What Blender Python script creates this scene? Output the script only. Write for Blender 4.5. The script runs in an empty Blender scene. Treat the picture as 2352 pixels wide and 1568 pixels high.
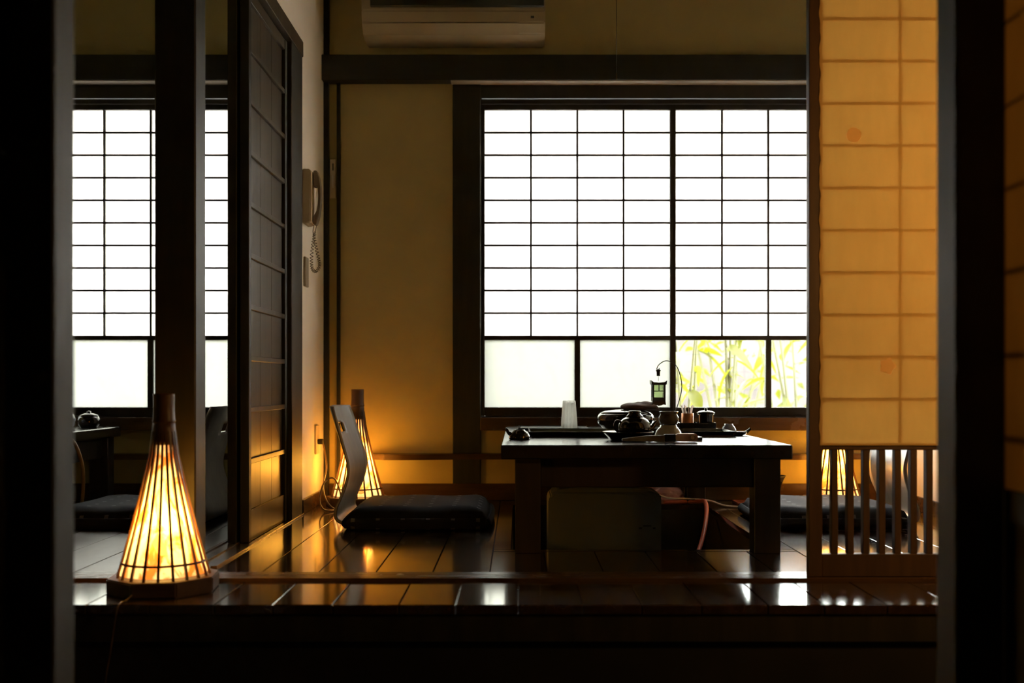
import bpy, bmesh, math, random
from mathutils import Vector, Matrix
random.seed(7)
S = bpy.context.scene
C = S.collection
PI = math.pi
# ------------------------------------------------------------------ camera
cam_d = bpy.data.cameras.new('camera'); cam = bpy.data.objects.new('camera', cam_d); C.objects.link(cam)
cam.location = (0, 0, 0.5); cam.rotation_euler = (PI/2, 0, 0)
cam_d.sensor_width = 36; cam_d.lens = 2500/2352*36
cam_d.shift_x = -14/2352; cam_d.shift_y = 96/2352
cam_d.clip_start = 0.05; cam_d.clip_end = 100
cam_d.dof.use_dof = True; cam_d.dof.focus_distance = 3.7; cam_d.dof.aperture_fstop = 2.6
S.camera = cam
# ------------------------------------------------------------------ sky, exposure
SKY = 33.0
w = bpy.data.worlds.new('overcast_sky'); S.world = w; w.use_nodes = True
bg = w.node_tree.nodes['Background']; bg.inputs[0].default_value = (1.0, 0.98, 0.94, 1); bg.inputs[1].default_value = SKY
S.view_settings.view_transform = 'Standard'; S.view_settings.look = 'None'
S.view_settings.exposure = 0.0; S.view_settings.gamma = 1.0; S.view_settings.use_curve_mapping = False
S.cycles.max_bounces = 8; S.cycles.diffuse_bounces = 5; S.cycles.glossy_bounces = 4
S.cycles.transmission_bounces = 6; S.cycles.transparent_max_bounces = 12; S.cycles.sample_clamp_indirect = 0.0
LAMP_BULB = 5.0      # watts of each bamboo lamp's bulb
LAMP_PAPER = 1.1     # glow of each lamp's paper shade
SCONCE = 19.0

# ------------------------------------------------------------------ materials
MATS = {}
def new_mat(name):
    m = bpy.data.materials.new(name); m.use_nodes = True
    nt = m.node_tree; b = nt.nodes['Principled BSDF']
    MATS[name] = m
    return m, nt, b
def node(nt, typ, **kw):
    n = nt.nodes.new(typ)
    for k, v in kw.items():
        if k.startswith('i_'):
            n.inputs[k[2:].replace('_', ' ')].default_value = v
        else: setattr(n, k, v)
    return n
def ramp(nt, fac, c0, c1, p0=0.3, p1=0.7):
    r = nt.nodes.new('ShaderNodeValToRGB')
    r.color_ramp.elements[0].position = p0; r.color_ramp.elements[1].position = p1
    r.color_ramp.elements[0].color = (*c0, 1); r.color_ramp.elements[1].color = (*c1, 1)
    nt.links.new(fac, r.inputs[0]); return r.outputs[0]
def coords(nt, scale=(1, 1, 1), kind='Object', rand=True):
    tc = nt.nodes.new('ShaderNodeTexCoord'); mp = nt.nodes.new('ShaderNodeMapping')
    mp.inputs['Scale'].default_value = scale
    nt.links.new(tc.outputs[kind], mp.inputs['Vector'])
    if rand:
        oi = nt.nodes.new('ShaderNodeObjectInfo')
        mu = nt.nodes.new('ShaderNodeMath'); mu.operation = 'MULTIPLY'; mu.inputs[1].default_value = 17.0
        nt.links.new(oi.outputs['Random'], mu.inputs[0])
        cb = nt.nodes.new('ShaderNodeCombineXYZ')
        for i in range(3): nt.links.new(mu.outputs[0], cb.inputs[i])
        nt.links.new(cb.outputs[0], mp.inputs['Location'])
    return mp.outputs[0]
def wood(name, c0, c1, rough=0.4, scale=(14, 14, 1.2), bump=0.12, rough2=None, spec=0.5, coat=0.0, wavy=0.0):
    m, nt, b = new_mat(name)
    v = coords(nt, scale)
    n = node(nt, 'ShaderNodeTexNoise', i_Scale=3.0, i_Detail=6.0, i_Roughness=0.6)
    nt.links.new(v, n.inputs['Vector'])
    nt.links.new(ramp(nt, n.outputs['Fac'], c0, c1), b.inputs['Base Color'])
    mr = node(nt, 'ShaderNodeMapRange'); mr.inputs['To Min'].default_value = rough; mr.inputs['To Max'].default_value = rough2 or rough*1.4
    n3 = node(nt, 'ShaderNodeTexNoise', i_Scale=5.0, i_Detail=5.0)
    nt.links.new(coords(nt, (1, 1, 1)), n3.inputs['Vector'])
    nt.links.new(n3.outputs['Fac'], mr.inputs['Value']); nt.links.new(mr.outputs[0], b.inputs['Roughness'])
    b.inputs['Specular IOR Level'].default_value = spec
    b.inputs['Coat Weight'].default_value = coat; b.inputs['Coat Roughness'].default_value = 0.08
    bp = node(nt, 'ShaderNodeBump', i_Strength=bump, i_Distance=0.002)
    nt.links.new(n.outputs['Fac'], bp.inputs['Height'])
    out = bp.outputs[0]
    if wavy:
        n2 = node(nt, 'ShaderNodeTexNoise', i_Scale=9.0, i_Detail=2.0)
        nt.links.new(coords(nt, (1, 0.5, 1)), n2.inputs['Vector'])
        b2 = node(nt, 'ShaderNodeBump', i_Strength=wavy, i_Distance=0.004)
        nt.links.new(n2.outputs['Fac'], b2.inputs['Height']); nt.links.new(out, b2.inputs['Normal']); out = b2.outputs[0]
    nt.links.new(out, b.inputs['Normal'])
    return m
def plain(name, col, rough=0.5, metal=0.0, spec=0.5, var=0.15, vscale=6.0, bump=0.0, bscale=80.0, coat=0.0, trans=0.0):
    m, nt, b = new_mat(name)
    n = node(nt, 'ShaderNodeTexNoise', i_Scale=vscale, i_Detail=4.0)
    nt.links.new(coords(nt), n.inputs['Vector'])
    c0 = tuple(x*(1-var) for x in col); c1 = tuple(min(1, x*(1+var)) for x in col)
    nt.links.new(ramp(nt, n.outputs['Fac'], c0, c1), b.inputs['Base Color'])
    b.inputs['Roughness'].default_value = rough; b.inputs['Metallic'].default_value = metal
    b.inputs['Specular IOR Level'].default_value = spec; b.inputs['Coat Weight'].default_value = coat
    b.inputs['Transmission Weight'].default_value = trans
    if bump:
        n2 = node(nt, 'ShaderNodeTexNoise', i_Scale=bscale, i_Detail=3.0)
        nt.links.new(coords(nt), n2.inputs['Vector'])
        bp = node(nt, 'ShaderNodeBump', i_Strength=bump, i_Distance=0.002)
        nt.links.new(n2.outputs['Fac'], bp.inputs['Height']); nt.links.new(bp.outputs[0], b.inputs['Normal'])
    return m
def paper(name, col, tcol, mix=0.5, fibre=0.06):
    m, nt, b = new_mat(name)
    nt.nodes.remove(b); out = nt.nodes['Material Output']
    n = node(nt, 'ShaderNodeTexNoise', i_Scale=30.0, i_Detail=6.0)
    nt.links.new(coords(nt, (1, 1, 0.3), rand=False), n.inputs['Vector'])
    d = node(nt, 'ShaderNodeBsdfDiffuse'); t = node(nt, 'ShaderNodeBsdfTranslucent')
    nt.links.new(ramp(nt, n.outputs['Fac'], tuple(x*(1-fibre) for x in col), col), d.inputs[0])
    nt.links.new(ramp(nt, n.outputs['Fac'], tuple(x*(1-fibre) for x in tcol), tcol), t.inputs[0])
    mx = node(nt, 'ShaderNodeMixShader'); mx.inputs[0].default_value = mix
    nt.links.new(d.outputs[0], mx.inputs[1]); nt.links.new(t.outputs[0], mx.inputs[2]); nt.links.new(mx.outputs[0], out.inputs[0])
    return m
def pane_glass(name, haze=0.0, hcol=(0.8, 0.85, 0.8), tint=(0.95, 0.97, 0.95)):
    m, nt, b = new_mat(name)
    nt.nodes.remove(b); out = nt.nodes['Material Output']
    tr = node(nt, 'ShaderNodeBsdfTransparent'); tr.inputs[0].default_value = (*tint, 1)
    gl = node(nt, 'ShaderNodeBsdfGlossy'); gl.inputs['Roughness'].default_value = 0.02
    fr = node(nt, 'ShaderNodeFresnel'); fr.inputs[0].default_value = 1.45
    mx = node(nt, 'ShaderNodeMixShader'); nt.links.new(fr.outputs[0], mx.inputs[0])
    nt.links.new(tr.outputs[0], mx.inputs[1]); nt.links.new(gl.outputs[0], mx.inputs[2])
    last = mx.outputs[0]
    if haze:
        tl = node(nt, 'ShaderNodeBsdfTranslucent'); tl.inputs[0].default_value = (*hcol, 1)
        m2 = node(nt, 'ShaderNodeMixShader'); m2.inputs[0].default_value = haze
        nt.links.new(last, m2.inputs[1]); nt.links.new(tl.outputs[0], m2.inputs[2]); last = m2.outputs[0]
    nt.links.new(last, out.inputs[0])
    return m
def emit_mat(name, col, strength):
    m, nt, b = new_mat(name)
    b.inputs['Base Color'].default_value = (*col, 1); b.inputs['Emission Color'].default_value = (*col, 1)
    b.inputs['Emission Strength'].default_value = strength
    return m

wood('post_wood', (0.012, 0.0105, 0.005), (0.028, 0.020, 0.009), 0.42)
wood('frame_wood', (0.012, 0.009, 0.005), (0.028, 0.018, 0.009), 0.40, scale=(6, 6, 6))
wood('beam_wood', (0.010, 0.010, 0.006), (0.020, 0.016, 0.009), 0.5, scale=(1.2, 14, 14))
wood('door_wood', (0.030, 0.020, 0.010), (0.062, 0.042, 0.022), 0.30, scale=(14, 14, 0.8), spec=0.7)
wood('screen_wood', (0.045, 0.022, 0.008), (0.075, 0.038, 0.014), 0.45)
wood('near_wood', (0.018, 0.016, 0.009), (0.040, 0.032, 0.018), 0.5, scale=(10, 10, 0.7), bump=0.25)
wood('floor_wood', (0.026, 0.013, 0.007), (0.060, 0.030, 0.016), 0.09, scale=(12, 1.0, 12), bump=0.05, rough2=0.17, spec=0.8, wavy=0.04, coat=0.6)
wood('hall_floor_wood', (0.030, 0.016, 0.008), (0.070, 0.036, 0.018), 0.09, scale=(12, 1.0, 12), bump=0.06, rough2=0.17, spec=0.8, wavy=0.05, coat=0.7)
wood('sill_wood', (0.055, 0.028, 0.011), (0.095, 0.050, 0.020), 0.22, scale=(1.0, 12, 12))
wood('table_wood', (0.010, 0.008, 0.005), (0.022, 0.016, 0.010), 0.14, scale=(9, 1.0, 9), bump=0.03, rough2=0.2)
wood('table_leg_wood', (0.012, 0.008, 0.005), (0.030, 0.017, 0.009), 0.4)
wood('bamboo', (0.10, 0.040, 0.012), (0.17, 0.075, 0.022), 0.35, scale=(30, 30, 1.5))
wood('lamp_base_wood', (0.055, 0.024, 0.009), (0.10, 0.045, 0.017), 0.5, scale=(4, 14, 14))
wood('chair_ply', (0.13, 0.11, 0.09), (0.22, 0.19, 0.16), 0.36, scale=(12, 12, 1), rough2=0.44, spec=1.0, bump=0.03, coat=0.6)
MATS['chair_ply'].node_tree.nodes['Principled BSDF'].inputs['Coat Roughness'].default_value = 0.4
wood('ceiling_wood', (0.03, 0.02, 0.012), (0.06, 0.04, 0.022), 0.6, scale=(10, 1, 10))
plain('plaster', (0.50, 0.40, 0.165), 0.9, var=0.05, bump=0.25, bscale=160, spec=0.1)
plain('plaster_white', (0.90, 0.82, 0.68), 0.36, var=0.03, bump=0.10, bscale=160, spec=0.5)
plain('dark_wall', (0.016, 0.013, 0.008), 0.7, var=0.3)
plain('stone_floor', (0.03, 0.03, 0.028), 0.6, var=0.3, bump=0.3, bscale=30)
plain('pit_wall', (0.02, 0.014, 0.009), 0.6, var=0.3)
paper('shoji_paper', (0.80, 0.80, 0.78), (0.92, 0.92, 0.90), 0.65)
paper('screen_paper', (0.82, 0.54, 0.20), (0.76, 0.43, 0.09), 0.38, 0.08)
paper('partition_paper', (0.60, 0.46, 0.24), (0.86, 0.66, 0.30), 0.34, 0.08)
paper('patch_paper', (0.98, 0.68, 0.32), (0.95, 0.62, 0.28), 0.38, 0.02)
pane_glass('clear_glass')
pane_glass('hazy_glass', 0.66, (0.23, 0.24, 0.23), (0.70, 0.71, 0.66))
pane_glass('tumbler_glass', 0.45, (0.95, 0.96, 0.94), (0.92, 0.93, 0.91))
pane_glass('lantern_glass', 0.25, (0.6, 0.66, 0.5), (0.84, 0.90, 0.74))
plain('black_lacquer', (0.012, 0.011, 0.010), 0.12, var=0.2, coat=0.5)
plain('dark_glaze', (0.018, 0.015, 0.012), 0.16, var=0.5, vscale=30, coat=0.6, bump=0.1, bscale=60)
plain('brown_glaze', (0.09, 0.055, 0.028), 0.22, var=0.4, vscale=25, coat=0.4)
plain('olive_glaze', (0.33, 0.28, 0.15), 0.25, var=0.2, vscale=20, coat=0.4)
plain('white_ceramic', (0.6, 0.6, 0.62), 0.15, var=0.05, coat=0.5)
plain('blue_glaze', (0.16, 0.17, 0.22), 0.2, var=0.4, vscale=30, coat=0.5)
plain('copper_tin', (0.55, 0.22, 0.07), 0.35, metal=0.7, var=0.2)
plain('brown_cloth', (0.11, 0.055, 0.032), 0.8, var=0.25, vscale=20, bump=0.3)
plain('tray_red', (0.05, 0.022, 0.018), 0.2, var=0.2, coat=0.4)
plain('stick_white', (0.75, 0.68, 0.62), 0.5, var=0.05)
paper('pick_paper', (0.9, 0.86, 0.82), (0.9, 0.84, 0.80), 0.55, 0.03)
plain('lighter_grip', (0.72, 0.52, 0.42), 0.4, var=0.06)
plain('lighter_olive', (0.30, 0.24, 0.12), 0.35, var=0.3, vscale=40)
plain('black_plastic', (0.012, 0.012, 0.012), 0.4, var=0.1)
plain('heater_grey', (0.26, 0.28, 0.26), 0.45, var=0.03)
plain('heater_mark', (0.05, 0.05, 0.05), 0.5)
plain('phone_grey', (0.30, 0.25, 0.16), 0.45, var=0.04)
plain('phone_dark', (0.15, 0.12, 0.075), 0.4, var=0.04)
plain('ac_white', (0.40, 0.33, 0.21), 0.35, var=0.02)
plain('ac_dark', (0.05, 0.055, 0.04), 0.3, var=0.05)
plain('switch_plate', (0.70, 0.58, 0.42), 0.4, var=0.03)
plain('pink_plastic', (0.80, 0.42, 0.38), 0.25, var=0.15, vscale=14, spec=0.7)
plain('hose_red', (0.62, 0.16, 0.09), 0.4, var=0.08)
plain('cable_white', (0.65, 0.6, 0.55), 0.4, var=0.05)
plain('cable_amber', (0.30, 0.17, 0.06), 0.35, var=0.05)
plain('wire_black', (0.015, 0.015, 0.013), 0.4, var=0.1)
plain('basket_dark', (0.02, 0.016, 0.010), 0.5, var=0.3)
plain('red_board', (0.30, 0.06, 0.025), 0.4, var=0.15)
plain('leaf', (0.048, 0.056, 0.002), 0.5, var=0.3, vscale=2.0)
plain('stem', (0.050, 0.052, 0.012), 0.6, var=0.25)
plain('garden_wall', (0.066, 0.058, 0.060), 0.9, var=0.35, vscale=2.5)
plain('garden_ground', (0.40, 0.38, 0.34), 0.95, var=0.25, vscale=4.0)
plain('eave_board', (0.20, 0.16, 0.11), 0.8, var=0.2)
emit_mat('bulb', (1.0, 0.55, 0.16), 9.0)
emit_mat('sconce_glow', (1.0, 0.62, 0.26), 2.0)

# leaf: let light through
m = MATS['leaf']; nt = m.node_tree; b = nt.nodes['Principled BSDF']; out = nt.nodes['Material Output']
tl = node(nt, 'ShaderNodeBsdfTranslucent'); tl.inputs[0].default_value = (0.115, 0.125, 0.002, 1)
mx = node(nt, 'ShaderNodeMixShader'); mx.inputs[0].default_value = 0.5
nt.links.new(b.outputs[0], mx.inputs[1]); nt.links.new(tl.outputs[0], mx.inputs[2]); nt.links.new(mx.outputs[0], out.inputs[0])
# lamp paper: mottled fibre paper that glows, and lets the bulb through
m, nt, b = new_mat('lamp_paper'); nt.nodes.remove(b); out = nt.nodes['Material Output']
v = coords(nt, (1, 1, 0.55))
n1 = node(nt, 'ShaderNodeTexNoise', i_Scale=16.0, i_Detail=7.0, i_Roughness=0.65); nt.links.new(v, n1.inputs['Vector'])
n1.inputs['Distortion'].default_value = 1.2
fc = ramp(nt, n1.outputs['Fac'], (0.66, 0.17, 0.025), (1.0, 0.74, 0.36), 0.42, 0.54)
em = node(nt, 'ShaderNodeEmission'); em.inputs[1].default_value = LAMP_PAPER; nt.links.new(fc, em.inputs[0])
tl = node(nt, 'ShaderNodeBsdfTranslucent'); nt.links.new(fc, tl.inputs[0])
ad = node(nt, 'ShaderNodeAddShader'); nt.links.new(em.outputs[0], ad.inputs[0]); nt.links.new(tl.outputs[0], ad.inputs[1])
tp = node(nt, 'ShaderNodeBsdfTransparent'); tp.inputs[0].default_value = (1.0, 0.78, 0.36, 1)
mx = node(nt, 'ShaderNodeMixShader'); mx.inputs[0].default_value = 0.28
nt.links.new(ad.outputs[0], mx.inputs[1]); nt.links.new(tp.outputs[0], mx.inputs[2]); nt.links.new(mx.outputs[0], out.inputs[0])
# cushion cloth: dark indigo with rows of small woven marks
m, nt, b = new_mat('cushion_cloth'); b.inputs['Roughness'].default_value = 0.85; b.inputs['Specular IOR Level'].default_value = 0.15
tc = node(nt, 'ShaderNodeTexCoord'); sp = node(nt, 'ShaderNodeSeparateXYZ'); nt.links.new(tc.outputs['Object'], sp.inputs[0])
def band(src, per, lo, hi, off=0.0):
    a = node(nt, 'ShaderNodeMath', operation='MULTIPLY_ADD'); a.inputs[1].default_value = 1/per; a.inputs[2].default_value = off; nt.links.new(src, a.inputs[0])
    f = node(nt, 'ShaderNodeMath', operation='FRACT'); nt.links.new(a.outputs[0], f.inputs[0])
    g = node(nt, 'ShaderNodeMath', operation='GREATER_THAN'); g.inputs[1].default_value = lo; nt.links.new(f.outputs[0], g.inputs[0])
    l = node(nt, 'ShaderNodeMath', operation='LESS_THAN'); l.inputs[1].default_value = hi; nt.links.new(f.outputs[0], l.inputs[0])
    p = node(nt, 'ShaderNodeMath', operation='MULTIPLY'); nt.links.new(g.outputs[0], p.inputs[0]); nt.links.new(l.outputs[0], p.inputs[1]); return p.outputs[0]
bx_ = band(sp.outputs[0], 0.085, 0.40, 0.56); by_ = band(sp.outputs[1], 0.070, 0.36, 0.54)
mk = node(nt, 'ShaderNodeMath', operation='MULTIPLY'); nt.links.new(bx_, mk.inputs[0]); nt.links.new(by_, mk.inputs[1])
mc = node(nt, 'ShaderNodeMix', data_type='RGBA'); nt.links.new(mk.outputs[0], mc.inputs[0])
mc.inputs[6].default_value = (0.012, 0.012, 0.017, 1); mc.inputs[7].default_value = (0.10, 0.10, 0.11, 1)
nt.links.new(mc.outputs[2], b.inputs['Base Color'])
n2 = node(nt, 'ShaderNodeTexNoise', i_Scale=220.0); nt.links.new(coords(nt), n2.inputs['Vector'])
bp = node(nt, 'ShaderNodeBump', i_Strength=0.3, i_Distance=0.002); nt.links.new(n2.outputs['Fac'], bp.inputs['Height']); nt.links.new(bp.outputs[0], b.inputs['Normal'])

# ------------------------------------------------------------------ helpers
def link(name, me, mat=None, parent=None, loc=(0, 0, 0), rot=(0, 0, 0), smooth=False):
    o = bpy.data.objects.new(name, me); C.objects.link(o)
    if parent: o.parent = parent
    o.location = loc; o.rotation_euler = rot
    if mat and me is not None and len(me.materials) == 0: me.materials.append(MATS[mat])
    if smooth and me is not None:
        for p in me.polygons: p.use_smooth = True
    return o
def tag(o, label=None, cat=None, group=None, kind=None):
    if label: o['label'] = label
    if cat: o['category'] = cat
    if group: o['group'] = group
    if kind: o['kind'] = kind
    return o
def empty(name, loc=(0, 0, 0), rz=0):
    o = bpy.data.objects.new(name, None); C.objects.link(o); o.location = loc; o.rotation_euler = (0, 0, rz); o.empty_display_size = 0.05
    return o
def bm_mesh(bm, name='mesh'):
    bmesh.ops.recalc_face_normals(bm, faces=bm.faces)
    me = bpy.data.meshes.new(name); bm.to_mesh(me); bm.free(); return me
def add_box(bm, x0, x1, y0, y1, z0, z1, bev=0.0):
    b2 = bmesh.new(); bmesh.ops.create_cube(b2, size=1)
    for v in b2.verts:
        v.co = Vector(((x0+x1)/2+v.co.x*(x1-x0), (y0+y1)/2+v.co.y*(y1-y0), (z0+z1)/2+v.co.z*(z1-z0)))
    if bev: bmesh.ops.bevel(b2, geom=b2.edges[:], offset=bev, segments=1, affect='EDGES')
    me = bpy.data.meshes.new('tmp'); b2.to_mesh(me); b2.free(); bm.from_mesh(me); bpy.data.meshes.remove(me)
def box(name, x0, x1, y0, y1, z0, z1, mat, parent=None, bev=0.0):
    """one box as one object, its origin at the middle of its underside"""
    cx, cy = (x0+x1)/2, (y0+y1)/2
    bm = bmesh.new(); add_box(bm, x0-cx, x1-cx, y0-cy, y1-cy, 0, z1-z0, bev)
    return link(name, bm_mesh(bm, name), mat, parent, (cx, cy, z0))
_cache = {}
def piece(name, sx, sy, sz, mat, parent, loc, bev=0.0):
    """box pieces of one size share one mesh"""
    k = (name, round(sx, 4), round(sy, 4), round(sz, 4), mat, bev)
    if k not in _cache:
        bm = bmesh.new(); add_box(bm, -sx/2, sx/2, -sy/2, sy/2, -sz/2, sz/2, bev); me = bm_mesh(bm, name); me.materials.append(MATS[mat]); _cache[k] = me
    return link(name, _cache[k], None, parent, loc)
def boxes(name, lst, mat, parent=None, bev=0.0):
    bm = bmesh.new()
    for b in lst: add_box(bm, *b, bev)
    return link(name, bm_mesh(bm, name), mat, parent)
def lathe_mesh(prof, seg=32, name='lathe', mod=None):
    bm = bmesh.new(); rings = []
    for i, (r, z) in enumerate(prof):
        if r < 1e-5: rings.append([bm.verts.new((0, 0, z))])
        else:
            ring = []
            for k in range(seg):
                a = 2*PI*k/seg; rr = r*(mod(a, i) if mod else 1); ring.append(bm.verts.new((rr*math.cos(a), rr*math.sin(a), z)))
            rings.append(ring)
    for a, b in zip(rings, rings[1:]):
        if len(a) == 1 and len(b) == 1: continue
        for k in range(seg):
            k2 = (k+1) % seg
            if len(a) == 1: bm.faces.new((a[0], b[k], b[k2]))
            elif len(b) == 1: bm.faces.new((a[k], b[0], a[k2]))
            else: bm.faces.new((a[k], b[k], b[k2], a[k2]))
    return bm_mesh(bm, name)
def lathe(name, prof, mat, parent=None, loc=(0, 0, 0), seg=32, rot=(0, 0, 0), mod=None):
    return link(name, lathe_mesh(prof, seg, name, mod), mat, parent, loc, rot, smooth=True)
def add_tube(bm, pts, r, seg=8, closed=False):
    pts = [Vector(p) for p in pts]; n = len(pts); rings = []
    rr = r if isinstance(r, (list, tuple)) else [r]*n
    up = Vector((0, 0, 1)); prev = None
    for i, p in enumerate(pts):
        t = (pts[(i+1) % n]-pts[i-1]) if closed else (pts[min(i+1, n-1)]-pts[max(i-1, 0)])
        t = t.normalized() if t.length > 1e-9 else up
        if prev is None:
            a = t.cross(up) if abs(t.dot(up)) < 0.95 else t.cross(Vector((1, 0, 0)))
        else: a = prev-t*prev.dot(t)
        a.normalize(); prev = a; b_ = t.cross(a)
        rings.append([bm.verts.new(p+(a*math.cos(2*PI*k/seg)+b_*math.sin(2*PI*k/seg))*rr[i]) for k in range(seg)])
    lim = n if closed else n-1
    for i in range(lim):
        A, B = rings[i], rings[(i+1) % n]
        for k in range(seg): bm.faces.new((A[k], A[(k+1) % seg], B[(k+1) % seg], B[k]))
    if not closed: bm.faces.new(rings[0][::-1]); bm.faces.new(rings[-1])
def spline(pts, n=8):
    P = [Vector(p) for p in pts]; P = [P[0]*2-P[1]]+P+[P[-1]*2-P[-2]]; out = []
    for i in range(1, len(P)-2):
        for k in range(n):
            t = k/n; a, b, c, d = P[i-1], P[i], P[i+1], P[i+2]
            out.append(0.5*((2*b)+(-a+c)*t+(2*a-5*b+4*c-d)*t*t+(-a+3*b-3*c+d)*t**3))
    out.append(P[-2]); return out
def tube(name, pts, r, mat, parent=None, loc=(0, 0, 0), seg=8, closed=False):
    bm = bmesh.new(); add_tube(bm, pts, r, seg, closed)
    return link(name, bm_mesh(bm, name), mat, parent, loc, smooth=True)
def prism(name, poly, axis, a, b, mat, parent=None, loc=(0, 0, 0), bev=0.0):
    """extrude a 2-D outline: axis 'x' -> outline in (y,z), 'y' -> (x,z), 'z' -> (x,y)"""
    bm = bmesh.new(); f = []
    for t in (a, b):
        vs = [bm.verts.new({'x': (t, p, q), 'y': (p, t, q), 'z': (p, q, t)}[axis]) for p, q in poly]; f.append(vs)
    bm.faces.new(f[0]); bm.faces.new(f[1][::-1])
    n = len(poly)
    for i in range(n): bm.faces.new((f[0][i], f[0][(i+1) % n], f[1][(i+1) % n], f[1][i]))
    bmesh.ops.recalc_face_normals(bm, faces=bm.faces)
    if bev: bmesh.ops.bevel(bm, geom=bm.edges[:], offset=bev, segments=2, affect='EDGES', clamp_overlap=True)
    return link(name, bm_mesh(bm, name), mat, parent, loc)
def copy_tree(o, parent=None, off=None):
    c = o.copy(); C.objects.link(c); c.parent = parent
    if off: c.location = Vector(o.location)+Vector(off)
    for ch in list(o.children): copy_tree(ch, c)
    return c
def struct(o, label, cat=None):
    o['kind'] = 'structure'; o['label'] = label; o['category'] = cat or o.name.split('.')[0].split('_')[0]
    return o

XL, XR, YB, YF = -0.83, 1.58, 4.664, 2.85       # the room: side walls, window wall, threshold
DX = -2.46                                      # the room next door lies one room width to the left
ZC = 2.35
# ------------------------------------------------------------------ floors
wood('worn_floor_wood', (0.030, 0.018, 0.010), (0.065, 0.038, 0.022), 0.22, scale=(12, 1.0, 12), bump=0.10, rough2=0.42, spec=0.8)
def room_floor(name, dx, label):
    f = boxes(name, [(XL-0.03+dx, -0.03+dx, 2.74, 4.72, -0.07, -0.021), (0.78+dx, XR+0.02+dx, 2.74, 4.72, -0.07, -0.021),
                     (-0.03+dx, 0.78+dx, 2.74, 3.27, -0.07, -0.021), (-0.03+dx, 0.78+dx, 4.485, 4.72, -0.07, -0.021)], 'pit_wall')
    struct(f, label, 'floor')
    p = 0.151; y1 = YB-0.025; g = 0.0022
    def plank(a, b, ya, yb):
        piece('plank', b-a-g, yb-ya-g, 0.02, 'floor_wood' if dx == 0 else 'worn_floor_wood', f, ((a+b)/2, (ya+yb)/2, -0.010+random.uniform(-0.0003, 0.0003)), 0.0013)
    for k in range(16):
        a = XL+p*k+dx; b = min(a+p, XR+dx)
        if 5 <= k < 11: plank(a, b, YF, 3.237)
        else:
            plank(a, b, YF, y1)
    # boards that frame the leg pit
    for bd in ((-0.075, -0.02, 3.277, 4.475), (0.77, 0.831, 3.277, 4.475), (-0.075, 0.831, 3.24, 3.277), (-0.075, 0.831, 4.475, y1)):
        o = box('pit_board', bd[0]+dx+g/2, bd[1]+dx-g/2, bd[2]+g/2, bd[3]-g/2, -0.02, 0.0, 'floor_wood', f, 0.0012)
    boxes('pit_lining', [(-0.03+dx, -0.0205+dx, 3.28, 4.47, -0.42, -0.0205), (0.7705+dx, 0.78+dx, 3.28, 4.47, -0.42, -0.0205),
                         (-0.03+dx, 0.78+dx, 3.27, 3.28, -0.42, -0.0205), (-0.03+dx, 0.78+dx, 4.47, 4.485, -0.42, -0.0205),
                         (-0.03+dx, 0.78+dx, 3.27, 4.485, -0.44, -0.42)], 'pit_wall', f)
    return f
room_floor('floor', 0, 'glossy dark plank floor of the dining room with a sunken leg pit')
room_floor('floor', DX, 'glossy dark plank floor of the room next door, left of the pillar')
hf = struct(boxes('floor', [(-3.3, 2.3, 2.485, 2.756, -0.07, -0.0235)], 'pit_wall'), 'raised corridor floor of short glossy dark planks along the step', 'floor')
x = -3.06
wds = [0.135, 0.150, 0.128, 0.142, 0.147, 0.133]
k = 0
while x < 2.2:
    wd = wds[k % 6]; piece('plank', wd-0.0022, 2.754-2.462, 0.022, 'hall_floor_wood', hf, (x+wd/2, (2.754+2.462)/2, -0.012+random.uniform(-0.0004, 0.0004)), 0.0014); x += wd; k += 1
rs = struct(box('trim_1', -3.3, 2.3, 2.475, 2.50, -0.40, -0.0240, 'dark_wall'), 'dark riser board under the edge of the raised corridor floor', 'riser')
box('edge_beam', -3.3, 2.3, 2.466, 2.475, -0.085, -0.0235, 'near_wood').parent = rs
rs.children[0].location = Vector(rs.children[0].location)-Vector(rs.location)
struct(box('floor', -3.4, 2.4, -1.2, 2.49, -0.45, -0.40, 'stone_floor'), 'dark lower floor of the entrance in front of the step', 'floor')
# threshold with its groove
th = empty('trim_2'); struct(th, 'long brown grooved threshold beam between corridor and dining room', 'threshold')
for (ya, yb, zt) in ((2.757, 2.772, 0.007), (2.776, 2.800, 0.007), (2.804, 2.848, 0.007)):
    box('threshold_strip', -3.2, 2.2, ya, yb, -0.034, zt, 'sill_wood', th, 0.001)
box('groove_bed', -3.2, 2.2, 2.757, 2.848, -0.04, -0.006, 'sill_wood', th)
# sliding tracks along the partition between the rooms
tr = empty('trim_3'); struct(tr, 'sliding door tracks in the floor between pillar and board doors', 'track')
for (xa, xb, zt) in ((-0.925, -0.912, 0.006), (-0.874, -0.868, 0.006), (-0.832, -0.815, 0.006)):
    box('track_rail', xa, xb, 2.945, 4.15, 0.0, zt, 'sill_wood', tr, 0.001)
box('track_bed', -0.925, -0.815, 2.945, 4.15, -0.001, 0.0018, 'sill_wood', tr)

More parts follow.
